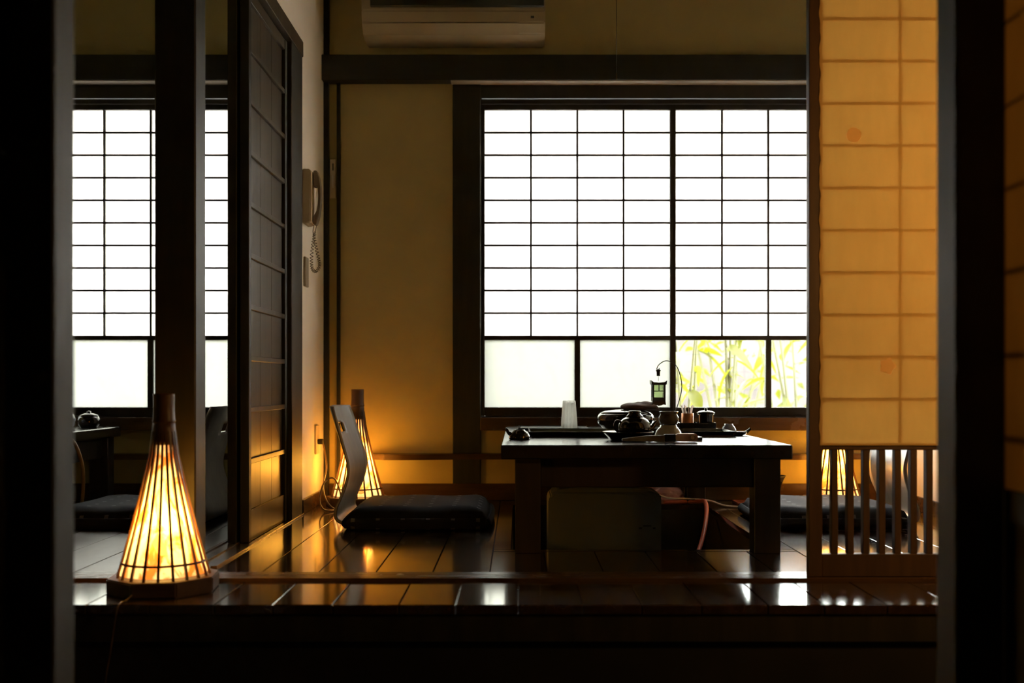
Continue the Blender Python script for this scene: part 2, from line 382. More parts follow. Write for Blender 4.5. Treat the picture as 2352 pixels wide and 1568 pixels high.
# ------------------------------------------------------------------ walls, ceiling
wx0, wx1 = -0.16, 1.50
z_sill, z_head = 0.30, 1.781
struct(boxes('wall_back', [(XL-0.05, wx0, YB, YB+0.10, -0.05, ZC), (wx1, XR+0.05, YB, YB+0.10, -0.05, ZC),
                   (wx0, wx1, YB, YB+0.10, -0.05, z_sill), (wx0, wx1, YB, YB+0.10, z_head, ZC)], 'plaster'),
       'tan plastered window wall of the dining room', 'wall')
lx0, lx1 = -2.72, -1.05
struct(boxes('wall_back', [(-3.35, lx0, YB, YB+0.10, -0.05, ZC), (lx1, XL-0.05, YB, YB+0.10, -0.05, ZC),
                   (lx0, lx1, YB, YB+0.10, -0.05, z_sill), (lx0, lx1, YB, YB+0.10, z_head, ZC)], 'plaster'),
       'tan plastered window wall of the room next door', 'wall')
struct(boxes('wall_left', [(-0.90, XL, 4.15, YB, -0.02, ZC), (-0.90, XL, 2.95, 4.15, 1.80, ZC)], 'plaster_white'), 'pale plastered side wall with the telephone', 'wall')
struct(boxes('wall_right', [(XR, XR+0.07, 2.85, YB, -0.02, ZC)], 'plaster_white'), 'pale plastered side wall seen through the lattice', 'wall')
struct(boxes('wall_left', [(-3.37, -3.30, -1.2, YB+0.1, -0.45, ZC)], 'plaster'), 'far side wall of the room next door', 'wall')
struct(boxes('wall_front', [(-3.3, 2.3, 2.79, 2.84, 1.85, ZC)], 'plaster'), 'plaster band above the corridor lintel', 'wall')
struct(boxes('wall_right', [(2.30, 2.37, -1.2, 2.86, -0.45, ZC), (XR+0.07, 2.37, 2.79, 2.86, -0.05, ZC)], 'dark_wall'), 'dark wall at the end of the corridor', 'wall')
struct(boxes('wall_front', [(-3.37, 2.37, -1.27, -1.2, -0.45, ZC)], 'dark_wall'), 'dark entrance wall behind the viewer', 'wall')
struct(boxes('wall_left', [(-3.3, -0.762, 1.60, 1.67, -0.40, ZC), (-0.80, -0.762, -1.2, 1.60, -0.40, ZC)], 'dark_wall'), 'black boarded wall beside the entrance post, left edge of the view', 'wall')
struct(boxes('ceiling', [(-3.4, 2.4, -1.27, YB+0.1, ZC, ZC+0.06)], 'ceiling_wood'), 'dark board ceiling above the rooms', 'ceiling')
# lintels, rails, posts
struct(box('trim_4', XL, XR, 4.595, YB, 1.781, 1.888, 'beam_wood', bev=0.002), 'wide dark lintel beam above the dining room window', 'lintel')
struct(box('trim_5', -3.29, -0.90, 4.595, YB, 1.781, 1.888, 'beam_wood', bev=0.002), 'wide dark lintel beam above the window next door', 'lintel')
struct(box('trim_6', -0.28, -0.160, 4.654, YB+0.02, -0.0, 1.781, 'post_wood', bev=0.003), 'dark post at the left of the dining room window', 'post')
struct(box('trim_7', -1.10, -0.985, 4.635, YB+0.02, -0.0, 1.781, 'post_wood', bev=0.003), 'dark post at the right of the window next door', 'post')
struct(box('trim_8', 1.50, 1.578, 4.654, YB+0.02, -0.0, 1.781, 'post_wood', bev=0.003), 'dark corner post behind the lattice', 'post')
struct(box('trim_9', XL+0.0005, XL+0.022, 4.640, YB, 0.0, ZC, 'beam_wood'), 'slim dark corner strip beside the pale wall', 'corner strip')
struct(box('trim_10', -0.775, -0.761, 4.648, YB, 0.0, 1.781, 'beam_wood'), 'slim dark upright batten on the tan wall', 'batten')
struct(box('trim_11', wx0, XR, 4.612, YB+0.06, 0.30, 0.355, 'sill_wood', bev=0.002), 'brown window sill beam of the dining room', 'window sill')
struct(box('trim_12', lx0, lx1, 4.612, YB+0.06, 0.30, 0.355, 'sill_wood', bev=0.002), 'brown window sill beam next door', 'window sill')
struct(box('trim_13', -0.953, -0.845, 2.852, 2.945, -0.0, ZC, 'post_wood', bev=0.004), 'thick dark square pillar standing behind the front bamboo lamp', 'pillar')
struct(box('trim_14', -0.905, -0.822, 3.955, 4.148, 0.0, 1.80, 'post_wood', bev=0.003), 'dark door post between board door and pale wall', 'post')
struct(box('trim_15', -0.915, -0.818, 2.945, 4.148, 1.742, 1.800, 'door_wood', bev=0.002), 'grey brown door lintel over the sliding board doors', 'lintel')
struct(box('trim_16', -3.2, 2.2, 2.765, 2.845, 1.765, 1.85, 'post_wood', bev=0.002), 'long corridor lintel above the view', 'lintel')
struct(box('trim_17', -0.756, -0.6816, 1.60, 1.674, -0.40, ZC, 'near_wood', bev=0.003), 'dark entrance post at the left of the view', 'post')
struct(box('trim_18', 0.6432, 0.717, 1.60, 1.674, -0.40, ZC, 'near_wood', bev=0.003), 'dark entrance post at the right of the view', 'post')
struct(box('trim_19', 1.556, 1.66, 2.852, 2.945, 0, ZC, 'post_wood', bev=0.004), 'dark pillar at the far end of the paper screen', 'pillar')
struct(box('baseboard_back', XL+0.023, XR, 4.640, YB, 0, 0.072, 'sill_wood', bev=0.002), 'dark baseboard under the dining room window', 'baseboard')
struct(box('baseboard_back', -3.28, -0.905, 4.640, YB, 0, 0.072, 'sill_wood', bev=0.002), 'dark baseboard under the window next door', 'baseboard')
struct(box('baseboard_left', XL, XL+0.012, 4.152, 4.640, 0, 0.055, 'sill_wood', bev=0.002), 'dark baseboard along the pale telephone wall', 'baseboard')
struct(box('baseboard_right', XR-0.012, XR, 2.95, 4.630, 0, 0.055, 'sill_wood', bev=0.002), 'dark baseboard along the wall behind the lattice', 'baseboard')

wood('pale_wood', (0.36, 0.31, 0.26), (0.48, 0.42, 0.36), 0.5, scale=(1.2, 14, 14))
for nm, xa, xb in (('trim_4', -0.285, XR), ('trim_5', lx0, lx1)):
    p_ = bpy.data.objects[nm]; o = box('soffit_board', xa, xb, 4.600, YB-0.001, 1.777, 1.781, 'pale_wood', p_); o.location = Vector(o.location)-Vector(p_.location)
# wall shelves with a wavy live edge
def shelf(x0, x1, label):
    n = 28; pts = []
    for i in range(n+1):
        t = i/n; x = x0+(x1-x0)*t
        d = 0.075+0.022*math.sin(t*9+1)+0.012*math.sin(t*23)
        if i == 0: d = 0.045
        pts.append((x, YB-d))
    poly = pts+[(x1, YB-0.001), (x0, YB-0.001)]
    o = prism('wall_shelf', poly, 'z', 0.178, 0.202, 'sill_wood', bev=0.003)
    tag(o, label, 'shelf', 'low shelves under the windows'); return o
shelf(-0.64, XR-0.09, 'low wooden wall shelf with wavy front edge under the dining room window')
shelf(-3.1, -1.11, 'low wooden wall shelf under the window next door')

# ------------------------------------------------------------------ windows: shoji with a glass strip below
Z0, ZT, ZR, NR = 0.705, 1.675, 0.097, 10
def shoji(win, x0, x1, y, hazy, ncol=4):
    """x0..x1 = clear width between the stiles"""
    st = 0.0125; zb = 0.360
    root = boxes('shoji_frame', [(x0-st, x0, y-0.015, y+0.015, zb, ZT+0.022), (x1, x1+st, y-0.015, y+0.015, zb, ZT+0.022),
                                 (x0, x1, y-0.0149, y+0.0149, zb, 0.397), (x0, x1, y-0.0149, y+0.0149, 0.686, Z0), (x0, x1, y-0.0149, y+0.0149, ZT, ZT+0.022)], 'frame_wood', win, 0.0012)
    cw = (x1-x0)/ncol; t = 0.0088
    for i in range(1, ncol): piece('muntin', t, 0.012, ZT-Z0, 'frame_wood', root, (x0+cw*i, y-0.004, (Z0+ZT)/2))
    for j in range(1, NR): piece('muntin', x1-x0, 0.010, 0.0082, 'frame_wood', root, ((x0+x1)/2, y-0.004, Z0+ZR*j))
    for i in range(ncol):
        for j in range(NR):
            piece('paper_pane', cw, 0.0008, ZR, 'shoji_paper', root, (x0+cw*(i+0.5), y+0.0035, Z0+ZR*(j+0.5)))
    xm = (x0+x1)/2
    piece('mullion', 0.024, 0.026, 0.289, 'frame_wood', root, (xm, y, 0.5415))
    for (a, b) in ((x0, xm-0.012), (xm+0.012, x1)):
        piece('glass_pane', b-a, 0.003, 0.289, 'hazy_glass' if hazy else 'clear_glass', root, ((a+b)/2, y, 0.5415))
    return root
w1 = struct(empty('window_1', (0, 0, 0)), 'wide white paper window with dark lattice and glass strip behind the table', 'window')
shoji(w1, -0.1437, 0.653, 4.690, True); shoji(w1, 0.678, 1.475, 4.6905, False)
boxes('window_frame', [(wx0, -0.1565, 4.664, 4.76, 0.355, z_head), (1.488, wx1, 4.664, 4.76, 0.355, z_head), (-0.1565, 1.488, 4.666, 4.76, 1.722, z_head),
                       (-0.1565, 1.488, 4.664, 4.76, 1.6975, 1.716), (-0.1565, 1.488, 4.6655, 4.76, 0.355, 0.3595)], 'frame_wood', w1)
w2 = struct(empty('window_2', (0, 0, 0)), 'white paper window with dark lattice in the room next door', 'window')
shoji(w2, -1.980, -1.181, 4.690, True); shoji(w2, -2.70, -2.006, 4.6905, True)
boxes('window_frame', [(lx0, -2.7135, 4.664, 4.76, 0.355, z_head), (-1.168, lx1, 4.664, 4.76, 0.355, z_head), (-2.7135, -1.168, 4.666, 4.76, 1.722, z_head),
                       (-2.7135, -1.168, 4.664, 4.76, 1.6975, 1.716), (-2.7135, -1.168, 4.6705, 4.76, 0.355, 0.3595)], 'frame_wood', w2)

# ------------------------------------------------------------------ sliding board doors on the left
def board_door(name, xf, xb, y0, y1, label, rails=True):
    d = empty(name, ((xf+xb)/2, (y0+y1)/2, 0.003)); struct(d, label, 'sliding door')
    cx, cy, cz = d.location; sg = 1
    def lb(n, a, b, c, e, f, g, m='door_wood', bev=0.0015): return box(n, a-cx, b-cx, c-cy, e-cy, f-cz, g-cz, m, d, bev)
    lb('stile', xb, xf, y0, y0+0.030, 0.003, 1.738, 'post_wood'); lb('stile', xb, xf, y1-0.035, y1, 0.003, 1.738, 'post_wood')
    lb('bottom_rail', xb+0.002, xf-0.004, y0+0.03, y1-0.035, 0.003, 0.10); lb('top_rail', xb+0.002, xf-0.002, y0+0.03, y1-0.035, 1.70, 1.738)
    n = 3; yy = [y0+0.03+(y1-0.035-y0-0.03)*i/n for i in range(n+1)]
    for a, b in zip(yy, yy[1:]): lb('board', xb+0.006, xf-0.012, a+0.0006, b-0.0006, 0.10, 1.70, 'door_wood', 0.001)
    if rails:
        for i in range(9): lb('batten', xf-0.0125, xf-0.002, y0+0.028, y1-0.033, 0.246+0.162*i, 0.263+0.162*i)
    return d
board_door('door_1', -0.838, -0.866, 3.39, 3.952, 'dark sliding board door with nine battens left of the telephone')
board_door('door_2', -0.876, -0.904, 3.385, 3.945, 'second dark sliding door, hidden behind the battened one', False)

# ------------------------------------------------------------------ paper screen door on the right
d3 = struct(empty('door_3', (1.148, 2.785, 0.007)), 'tan paper sliding screen with open slatted foot on the right', 'sliding screen')
def s3(n, a, b, c, e, f, g, m='screen_wood', bev=0.0015): return box(n, a-1.148, b-1.148, c-2.785, e-2.785, f-0.004, g-0.004, m, d3, bev)
s3('stile', 0.741, 0.775, 2.772, 2.800, 0.004, 1.762); s3('stile', 1.520, 1.555, 2.772, 2.800, 0.004, 1.762)
s3('bottom_rail', 0.775, 1.52, 2.774, 2.798, 0.004, 0.062); s3('middle_rail', 0.775, 1.52, 2.774, 2.798, 0.327, 0.346); s3('top_rail', 0.775, 1.52, 2.774, 2.798, 1.72, 1.762)
for i in range(18): piece('slat', 0.0165, 0.022, 0.265, 'screen_wood', d3, (0.808+0.0403*i-1.148, 2.787-2.785, 0.1945-0.004), 0.001)
for xx in (0.972, 1.172, 1.372): piece('muntin', 0.007, 0.010, 1.374, 'screen_wood', d3, (xx-1.148, 2.7805-2.785, 1.033-0.004))
for j in range(12): piece('muntin', 0.745, 0.009, 0.007, 'screen_wood', d3, (1.1475-1.148, 2.7795-2.785, 0.458+0.1072*j-0.004))
# the paper: one sheet pasted on the near side, slightly wavy, pulled in at each muntin
bm = bmesh.new(); nx, nz = 74, 136; grid = []
for j in range(nz+1):
    row = []
    for i in range(nx+1):
        xx = 0.768+(1.528-0.768)*i/nx; zz = 0.339+(1.728-0.339)*j/nz
        dz = abs(((zz-0.458+0.0536) % 0.1072)-0.0536); dx_ = min(abs(xx-q) for q in (0.775, 0.972, 1.172, 1.372, 1.52))
        puff = min(1, dz/0.02)*min(1, dx_/0.025)
        yy = 2.7705-0.0022*puff-0.0012*math.sin(xx*31+zz*17)*puff
        ragged = 0.0015*math.sin(zz*60)+0.001*math.sin(zz*143)
        if i == 0: xx += ragged
        row.append(bm.verts.new((xx-1.148, yy-2.785, zz-0.004)))
    grid.append(row)
for j in range(nz):
    for i in range(nx): bm.faces.new((grid[j][i], grid[j][i+1], grid[j+1][i+1], grid[j+1][i]))
sheet = link('paper_sheet', bm_mesh(bm, 'paper_sheet'), 'screen_paper', d3, smooth=True)
def patch(px, pz, petals):
    bm = bmesh.new(); c = bm.verts.new((0, 0, 0)); n = 40
    vs = [bm.verts.new(((0.019+(0.003*math.cos(5*2*PI*k/n) if petals else 0))*math.cos(2*PI*k/n), 0, (0.019+(0.003*math.cos(5*2*PI*k/n) if petals else 0))*math.sin(2*PI*k/n))) for k in range(n)]
    for k in range(n): bm.faces.new((c, vs[k], vs[(k+1) % n]))
    o = link('paper_patch', bm_mesh(bm, 'paper_patch'), 'patch_paper', d3, (px-1.148, 2.7663-2.785, pz-0.004)); o['label'] = 'round mending patch' if not petals else 'flower shaped mending patch'
patch(0.853, 1.128, False); patch(0.939, 0.541, True)

# near paper partition at the right edge of the view
d4 = struct(empty('door_4', (0.72, 0.85, -0.40)), 'blurred tan paper partition at the right edge of the view', 'paper partition')
def s4(n, a, b, c, e, f, g, m='near_wood', bev=0.0015): return box(n, a-0.72, b-0.72, c-0.85, e-0.85, f+0.40, g+0.40, m, d4, bev)
s4('stile', 0.7195, 0.742, 1.612, 1.632, -0.40, 1.76); s4('stile', 0.706, 0.736, 0.10, 0.13, -0.40, 1.76)
s4('panel', 0.712, 0.732, 0.13, 1.575, -0.34, 0.30); s4('bottom_rail', 0.706, 0.736, 0.13, 1.575, -0.40, -0.34); s4('middle_rail', 0.706, 0.736, 0.13, 1.575, 0.30, 0.345); s4('top_rail', 0.706, 0.736, 0.13, 1.575, 1.72, 1.76)
for j in range(12): piece('muntin', 0.006, 1.485, 0.005, 'screen_wood', d4, (0.032, 0.0225, 0.46+0.117*j+0.40-0.02))
for j in range(6): piece('muntin', 0.006, 0.005, 1.374, 'screen_wood', d4, (0.032, 1.35-0.21*j-0.85, 1.0325+0.40))
piece('paper_sheet', 0.0008, 1.480, 1.375, 'partition_paper', d4, (-0.0022, 0.0210, 1.0325+0.40))

# ------------------------------------------------------------------ garden
struct(box('ground', -9, 12, 4.78, 16, -0.5, -0.45, 'garden_ground'), 'pale garden ground outside the windows', 'ground')
struct(box('wall_garden', -9, 12, 9.5, 9.7, -0.45, 1.05, 'garden_wall'), 'pale garden wall behind the plants', 'garden wall')
ev = struct(box('eaves', -4, 3, 4.78, 5.66, 1.82, 1.88, 'eave_board'), 'wooden eaves above the windows outside', 'eaves')
# leaves
def leaf_mesh(L, W, fold, droop):
    bm = bmesh.new(); n = 6; rows = []
    for i in range(n+1):
        t = i/n; wv = W*math.sin(PI*min(1, t*0.92+0.06))**0.8*(1-0.25*t); xx = L*t; zz = -droop*L*t*t
        rows.append([bm.verts.new((xx, -wv/2, zz+fold*wv)), bm.verts.new((xx, 0, zz)), bm.verts.new((xx, wv/2, zz+fold*wv))])
    for a, b in zip(rows, rows[1:]):
        bm.faces.new((a[0], b[0], b[1], a[1])); bm.faces.new((a[1], b[1], b[2], a[2]))
    me = bm_mesh(bm, 'leaf'); me.materials.append(MATS['leaf'])
    for p in me.polygons: p.use_smooth = True
    return me
LEAVES = [leaf_mesh(0.16, 0.035, 0.25, 0.35), leaf_mesh(0.12, 0.040, 0.2, 0.5), leaf_mesh(0.20, 0.045, 0.25, 0.6), leaf_mesh(0.10, 0.055, 0.15, 0.3)]
rg = random.Random(21)
def plant(name, x, y, h, nst, spread, nleaf, label, group, sc=1.0):
    z0 = -0.45
    p = empty(name, (x, y, z0)); tag(p, label, 'plant', group)
    for s in range(nst):
        a = rg.uniform(0, 2*PI); bx, by = rg.uniform(-0.05, 0.05), rg.uniform(-0.05, 0.05)
        tx, ty = bx+spread*math.cos(a)*rg.uniform(0.3, 1), by+spread*math.sin(a)*rg.uniform(0.3, 1)
        hh = h*rg.uniform(0.75, 1.05)
        pts = spline([(bx, by, 0), (bx*0.6+tx*0.4, by*0.6+ty*0.4, hh*0.45), (tx, ty, hh)], 6)
        tube('stem', pts, [0.015*sc*(1-0.6*i/(len(pts)-1)) for i in range(len(pts))], 'stem', p, seg=6)
        for l in range(nleaf//nst):
            t = rg.uniform(0.35, 1.0); q = pts[int(t*(len(pts)-1))]
            o = link('leaf', rg.choice(LEAVES), None, p, q, (rg.uniform(-0.6, 0.6), rg.uniform(-0.5, 0.7), rg.uniform(0, 2*PI)))
            s_ = sc*rg.uniform(0.8, 1.5); o.scale = (s_, s_, s_)
    return p
PG = 'garden plants outside the window'
plant('garden_shrub', 1.22, 6.3, 1.75, 6, 0.16, 40, 'upright leafy garden shrub with bundled stems behind the clear glass', PG)
plant('garden_shrub', 1.72, 6.6, 1.60, 5, 0.30, 30, 'yellow green garden shrub beside the paper screen edge', PG)
plant('garden_shrub', 0.85, 6.9, 1.35, 4, 0.28, 26, 'low bright leafy shrub just right of the hanging lantern', PG, 1.1)
plant('garden_shrub', 1.45, 7.6, 1.5, 5, 0.45, 30, 'spreading pale shrub farther back behind the bundled stems', PG, 1.2)
plant('garden_shrub', 0.25, 6.6, 1.5, 5, 0.40, 36, 'hazy leafy shrub behind the frosted middle pane', PG, 1.1)
plant('garden_shrub', 0.88, 5.75, 1.5, 5, 0.20, 34, 'leafy yellow green shrub close outside the clear glass', PG)
plant('garden_shrub', 1.66, 5.80, 1.45, 5, 0.18, 34, 'leafy yellow green shrub outside the rightmost clear pane', PG)
plant('garden_shrub', -0.15, 7.2, 1.4, 5, 0.45, 34, 'hazy leafy shrub behind the frosted left pane', PG, 1.2)
plant('garden_shrub', -2.35, 6.6, 1.4, 5, 0.45, 36, 'hazy leafy shrub behind the frosted pane next door', PG, 1.2)
plant('garden_shrub', -1.85, 7.0, 1.5, 5, 0.45, 34, 'hazy leafy shrub behind the pillar and the window next door', PG, 1.2)
# a loose hedge farther back: leaves nobody could count
bm = bmesh.new()
for i in range(2600):
    c = Vector((rg.uniform(-6, 6), rg.uniform(8.3, 9.2), rg.uniform(-0.45, 1.0)))
    if rg.random() < 0.35 and c.z > 0.2: continue
    L, W = rg.uniform(0.10, 0.22), rg.uniform(0.03, 0.06)
    M_ = Matrix.Rotation(rg.uniform(0, 2*PI), 4, 'Z') @ Matrix.Rotation(rg.uniform(-0.9, 0.9), 4, 'Y') @ Matrix.Rotation(rg.uniform(-1, 1), 4, 'X')
    vs = [bm.verts.new(c+(M_ @ Vector(v))) for v in ((0, 0, 0), (L*0.5, -W/2, 0.01), (L, 0, -0.02), (L*0.5, W/2, 0.01))]
    bm.faces.new(vs)
hd = link('hedge_foliage', bm_mesh(bm, 'hedge'), 'leaf'); tag(hd, 'loose bright hedge foliage in front of the garden wall', 'hedge', kind='stuff')

# ------------------------------------------------------------------ bamboo floor lamps
def rad(z):
    tab = [(0.036, 0.109), (0.070, 0.0985), (0.15, 0.0765), (0.225, 0.057), (0.29, 0.0415), (0.33, 0.033), (0.385, 0.0265), (0.43, 0.025)]
    for (a, ra), (b, rb) in zip(tab, tab[1:]):
        if z <= b: return ra+(rb-ra)*(z-a)/(b-a)
    return 0.025
def make_lamp():
    L = empty('bamboo_lamp')
    R = 0.134
    poly = [(R*math.cos(PI/8+PI/4*k), R*math.sin(PI/8+PI/4*k)) for k in range(8)]
    prism('base', poly, 'z', 0, 0.036, 'lamp_base_wood', L, bev=0.003)
    # ribs: split bamboo strips
    bm = bmesh.new(); zs = [0.030, 0.05, 0.07, 0.11, 0.15, 0.19, 0.225, 0.26, 0.30, 0.33, 0.36, 0.385]
    rings = []
    for i, z in enumerate(zs):
        r = rad(max(z, 0.036)); t = i/(len(zs)-1); wd = 0.0062*(1-t)+0.0056*t
        rings.append([bm.verts.new((r+dr, sgn*wd/2, z)) for dr, sgn in ((0.0022, 1), (0.0022, -1), (-0.0028, -1), (-0.0028, 1))])
    for a, b in zip(rings, rings[1:]):
        for k in range(4): bm.faces.new((a[k], a[(k+1) % 4], b[(k+1) % 4], b[k]))
    bm.faces.new(rings[0]); bm.faces.new(rings[-1][::-1])
    rib = bm_mesh(bm, 'rib'); rib.materials.append(MATS['bamboo'])
    N = 20
    for k in range(N): link('rib', rib, None, L, (0, 0, 0), (0, 0, 2*PI*k/N+0.07))
    lathe('neck', [(0.0245, 0.352), (0.0300, 0.352), (0.0288, 0.370), (0.0272, 0.39), (0.0258, 0.41), (0.021, 0.41)], 'bamboo', L)
    lathe('cap', [(0, 0.405), (0.0262, 0.405), (0.0278, 0.410), (0.0262, 0.415), (0.0252, 0.44), (0.0255, 0.470), (0.0258, 0.476), (0.022, 0.476), (0.021, 0.458), (0, 0.458)], 'bamboo', L)
    n = 40
    tube('hoop', [(rad(0.070)*math.cos(2*PI*k/n), rad(0.070)*math.sin(2*PI*k/n), 0.070) for k in range(n)], 0.0032, 'bamboo', L, seg=6, closed=True)
    lathe('paper_shade', [(rad(z)-0.0045, z) for z in (0.042, 0.070, 0.11, 0.15, 0.19, 0.225, 0.26, 0.29, 0.33, 0.36)], 'lamp_paper', L, seg=40)
    sk = lathe('socket', [(0, 0.036), (0.024, 0.036), (0.024, 0.062), (0.017, 0.066), (0.017, 0.082), (0, 0.082)], 'lamp_base_wood', L, seg=20)
    lathe('bulb', [(0, 0.082), (0.014, 0.084), (0.020, 0.098), (0.027, 0.110), (0.028, 0.122), (0.022, 0.136), (0.010, 0.140), (0, 0.141)], 'bulb', L, seg=20)
    ld = bpy.data.lights.new('bulb_light', 'POINT'); ld.energy = LAMP_BULB; ld.color = (1.0, 0.64, 0.13); ld.shadow_soft_size = 0.022
    lo = bpy.data.objects.new('bulb_light', ld); C.objects.link(lo); lo.parent = L; lo.location = (0, 0, 0.165)
    return L
LG = 'bamboo floor lamps'
lamp = make_lamp(); lamp.location = (-0.862, 2.650, -0.001); lamp.rotation_euler = (0, 0, 0.12)
tag(lamp, 'large glowing bamboo cone lamp in front of the pillar on the corridor floor', 'lamp', LG)
l2 = copy_tree(lamp); l2.location = (-0.660, 4.478, 0.0); l2.rotation_euler = (0, 0, 0.36)
tag(l2, 'glowing bamboo cone lamp in the corner behind the legless chair', 'lamp', LG)
l3 = copy_tree(lamp); l3.location = (1.295, 4.470, 0.0); l3.rotation_euler = (0, 0, -0.30)
tag(l3, 'glowing bamboo cone lamp seen through the slats of the paper screen', 'lamp', LG)
tag(tube('lamp_cord', spline([(-0.895, 2.525, 0.010), (-0.898, 2.490, 0.002), (-0.900, 2.462, 0.002), (-0.905, 2.449, -0.02), (-0.925, 2.445, -0.15), (-0.97, 2.42, -0.392), (-1.3, 2.3, -0.397)]), 0.0022, 'brown_glaze'), 'thin cord running from the front lamp over the step edge', 'cord')
# cord of the corner lamp, looped and plugged in
tag(tube('lamp_cord', spline([(-0.806, 4.470, 0.266), (-0.795, 4.465, 0.23), (-0.775, 4.40, 0.16), (-0.77, 4.30, 0.09), (-0.74, 4.22, 0.04), (-0.71, 4.24, 0.012), (-0.70, 4.30, 0.05), (-0.73, 4.33, 0.12), (-0.765, 4.30, 0.11), (-0.775, 4.25, 0.05), (-0.755, 4.22, 0.012), (-0.72, 4.25, 0.004), (-0.70, 4.30, 0.004), (-0.69, 4.342, 0.012)]), 0.0032, 'cable_amber'), 'looped amber lamp cord behind the legless chair', 'cord')

# ------------------------------------------------------------------ hall lamp (out of view, on the entrance post): warm paper wall lantern
wl = empty('wall_lantern', (1.50, 1.80, 0.80)); tag(wl, 'warm paper wall lantern in the corridor, outside the view', 'lamp')
prism('lantern_body', [(-0.06, -0.06), (0.06, -0.06), (0.06, 0.06), (-0.06, 0.06)], 'z', 0.0, 0.26, 'sconce_glow', wl, bev=0.004)
for a in (-1, 1):
    for c in (-1, 1): box('lantern_post', a*0.062-0.006, a*0.062+0.006, c*0.062-0.006, c*0.062+0.006, -0.02, 0.28, 'near_wood', wl)
box('lantern_top', -0.075, 0.075, -0.075, 0.075, 0.28, 0.295, 'near_wood', wl)
box('lantern_stand', -0.012, 0.012, -0.012, 0.012, -1.20, -0.02, 'near_wood', wl); box('lantern_foot', -0.11, 0.11, -0.11, 0.11, -1.20, -1.17, 'near_wood', wl, 0.004)
ld = bpy.data.lights.new('lantern_light', 'POINT'); ld.energy = SCONCE; ld.color = (1.0, 0.54, 0.16); ld.shadow_soft_size = 0.07
lo = bpy.data.objects.new('lantern_light', ld); C.objects.link(lo); lo.parent = wl; lo.location = (0, 0.145, 0.13)

# ------------------------------------------------------------------ tables
def make_table(loc, label):
    t = empty('low_table', loc); tag(t, label, 'table', 'low dining tables')
    ox, oy = 0.375, 3.86
    def tb(n, a, b, c, e, f, g, m, bev=0.002): return box(n, a-ox, b-ox, c-oy, e-oy, f, g, m, t, bev)
    tb('tabletop', -0.050, 0.800, 3.17, 4.55, 0.279, 0.320, 'table_wood', 0.003)
    for (a, b) in ((-0.009, 0.066), (0.695, 0.772)):
        for (c, e) in ((3.200, 3.274), (4.480, 4.548)): tb('leg', a, b, c, e, 0.0, 0.279, 'table_leg_wood')
    tb('apron', 0.066, 0.695, 3.225, 3.250, 0.192, 0.279, 'table_leg_wood'); tb('apron', 0.066, 0.695, 4.50, 4.525, 0.192, 0.279, 'table_leg_wood')
    tb('apron', 0.015, 0.040, 3.274, 4.48, 0.192, 0.279, 'table_leg_wood'); tb('apron', 0.722, 0.747, 3.274, 4.48, 0.192, 0.279, 'table_leg_wood')
    return t
tab = make_table((0.375, 3.86, 0.0), 'low black lacquered table in front of the window, laid with crockery')
tab2 = copy_tree(tab); tab2.location = (0.375+DX, 3.86, 0.0); tag(tab2, 'low dark table in the room next door, partly behind the left post', 'table')
TZ = 0.3202
# ------------------------------------------------------------------ legless chairs and cushions
def make_zaisu():
    z = empty('legless_chair')
    # origin: middle of the seat on the floor; the sitter faces +x
    prof = [(-0.327, 0.418), (-0.314, 0.385), (-0.300, 0.345), (-0.284, 0.300), (-0.268, 0.255), (-0.256, 0.215), (-0.254, 0.180), (-0.262, 0.140), (-0.276, 0.100), (-0.288, 0.065), (-0.286, 0.036), (-0.268, 0.018), (-0.235, 0.011), (-0.19, 0.009)]
    pts = [Vector((p.x, 0, p.y)) for p in spline([(a, b, 0) for a, b in prof], 4)]
    bm = bmesh.new(); n = len(pts); nt_ = 16; rows = []
    for i, p in enumerate(pts):
        s = i/(n-1); hw = 0.178+0.022*min(1, s*2)
        if s < 0.12: hw *= math.sqrt(max(0.0, 1-((0.12-s)/0.12)**2*0.16))
        row = []
        for k in range(nt_+1):
            u = -1+2*k/nt_; curve = 0.032*u*u*(1-s)
            row.append(bm.verts.new((p.x+curve, hw*u, p.z)))
        rows.append(row)
    for i in range(n-1):
        for k in range(nt_):
            s = i/(n-1)
            if 0.13 < s < 0.18 and 6 <= k < nt_-6: continue          # grip hole
            bm.faces.new((rows[i][k], rows[i][k+1], rows[i+1][k+1], rows[i+1][k]))
    bmesh.ops.recalc_face_normals(bm, faces=bm.faces)
    bmesh.ops.solidify(bm, geom=bm.faces[:], thickness=0.010)
    link('backrest', bm_mesh(bm, 'backrest'), 'chair_ply', z, smooth=True)
    box('seat_board', -0.20, 0.20, -0.19, 0.19, 0.001, 0.013, 'chair_ply', z, 0.004)
    return z
def cushion_mesh():
    bm = bmesh.new(); bmesh.ops.create_cube(bm, size=2); bmesh.ops.subdivide_edges(bm, edges=bm.edges[:], cuts=23, use_grid_fill=True)
    for v in bm.verts:
        x, y, z = v.co
        d = min(1-abs(x), 1-abs(y)); e = 1-max(0.0, 1-d/0.26)**2.2
        rx, ry = x*(1-0.05*z*z-0.03*y*y), y*(1-0.05*z*z-0.03*x*x)
        zz = z*(0.021+0.012*e)
        zz += 0.0022*math.sin(x*7+y*3)*e*(z > 0)
        v.co = (rx*0.262, ry*0.262, zz+0.030-0.021*(1-e))
    bmesh.ops.bevel(bm, geom=[e for e in bm.edges if e.calc_face_angle(0) > 1.0], offset=0.007, segments=2, affect='EDGES')
    me = bm_mesh(bm, 'cushion'); me.materials.append(MATS['cushion_cloth'])
    for p in me.polygons: p.use_smooth = True
    return me
CH, CU = 'legless floor chairs', 'floor cushions'
zs_ = make_zaisu(); zs_.location = (-0.352, 3.945, 0.0); zs_.rotation_euler = (0, 0, -0.015); tag(zs_, 'dark bentwood legless chair left of the table, beside the corner lamp', 'chair', CH)
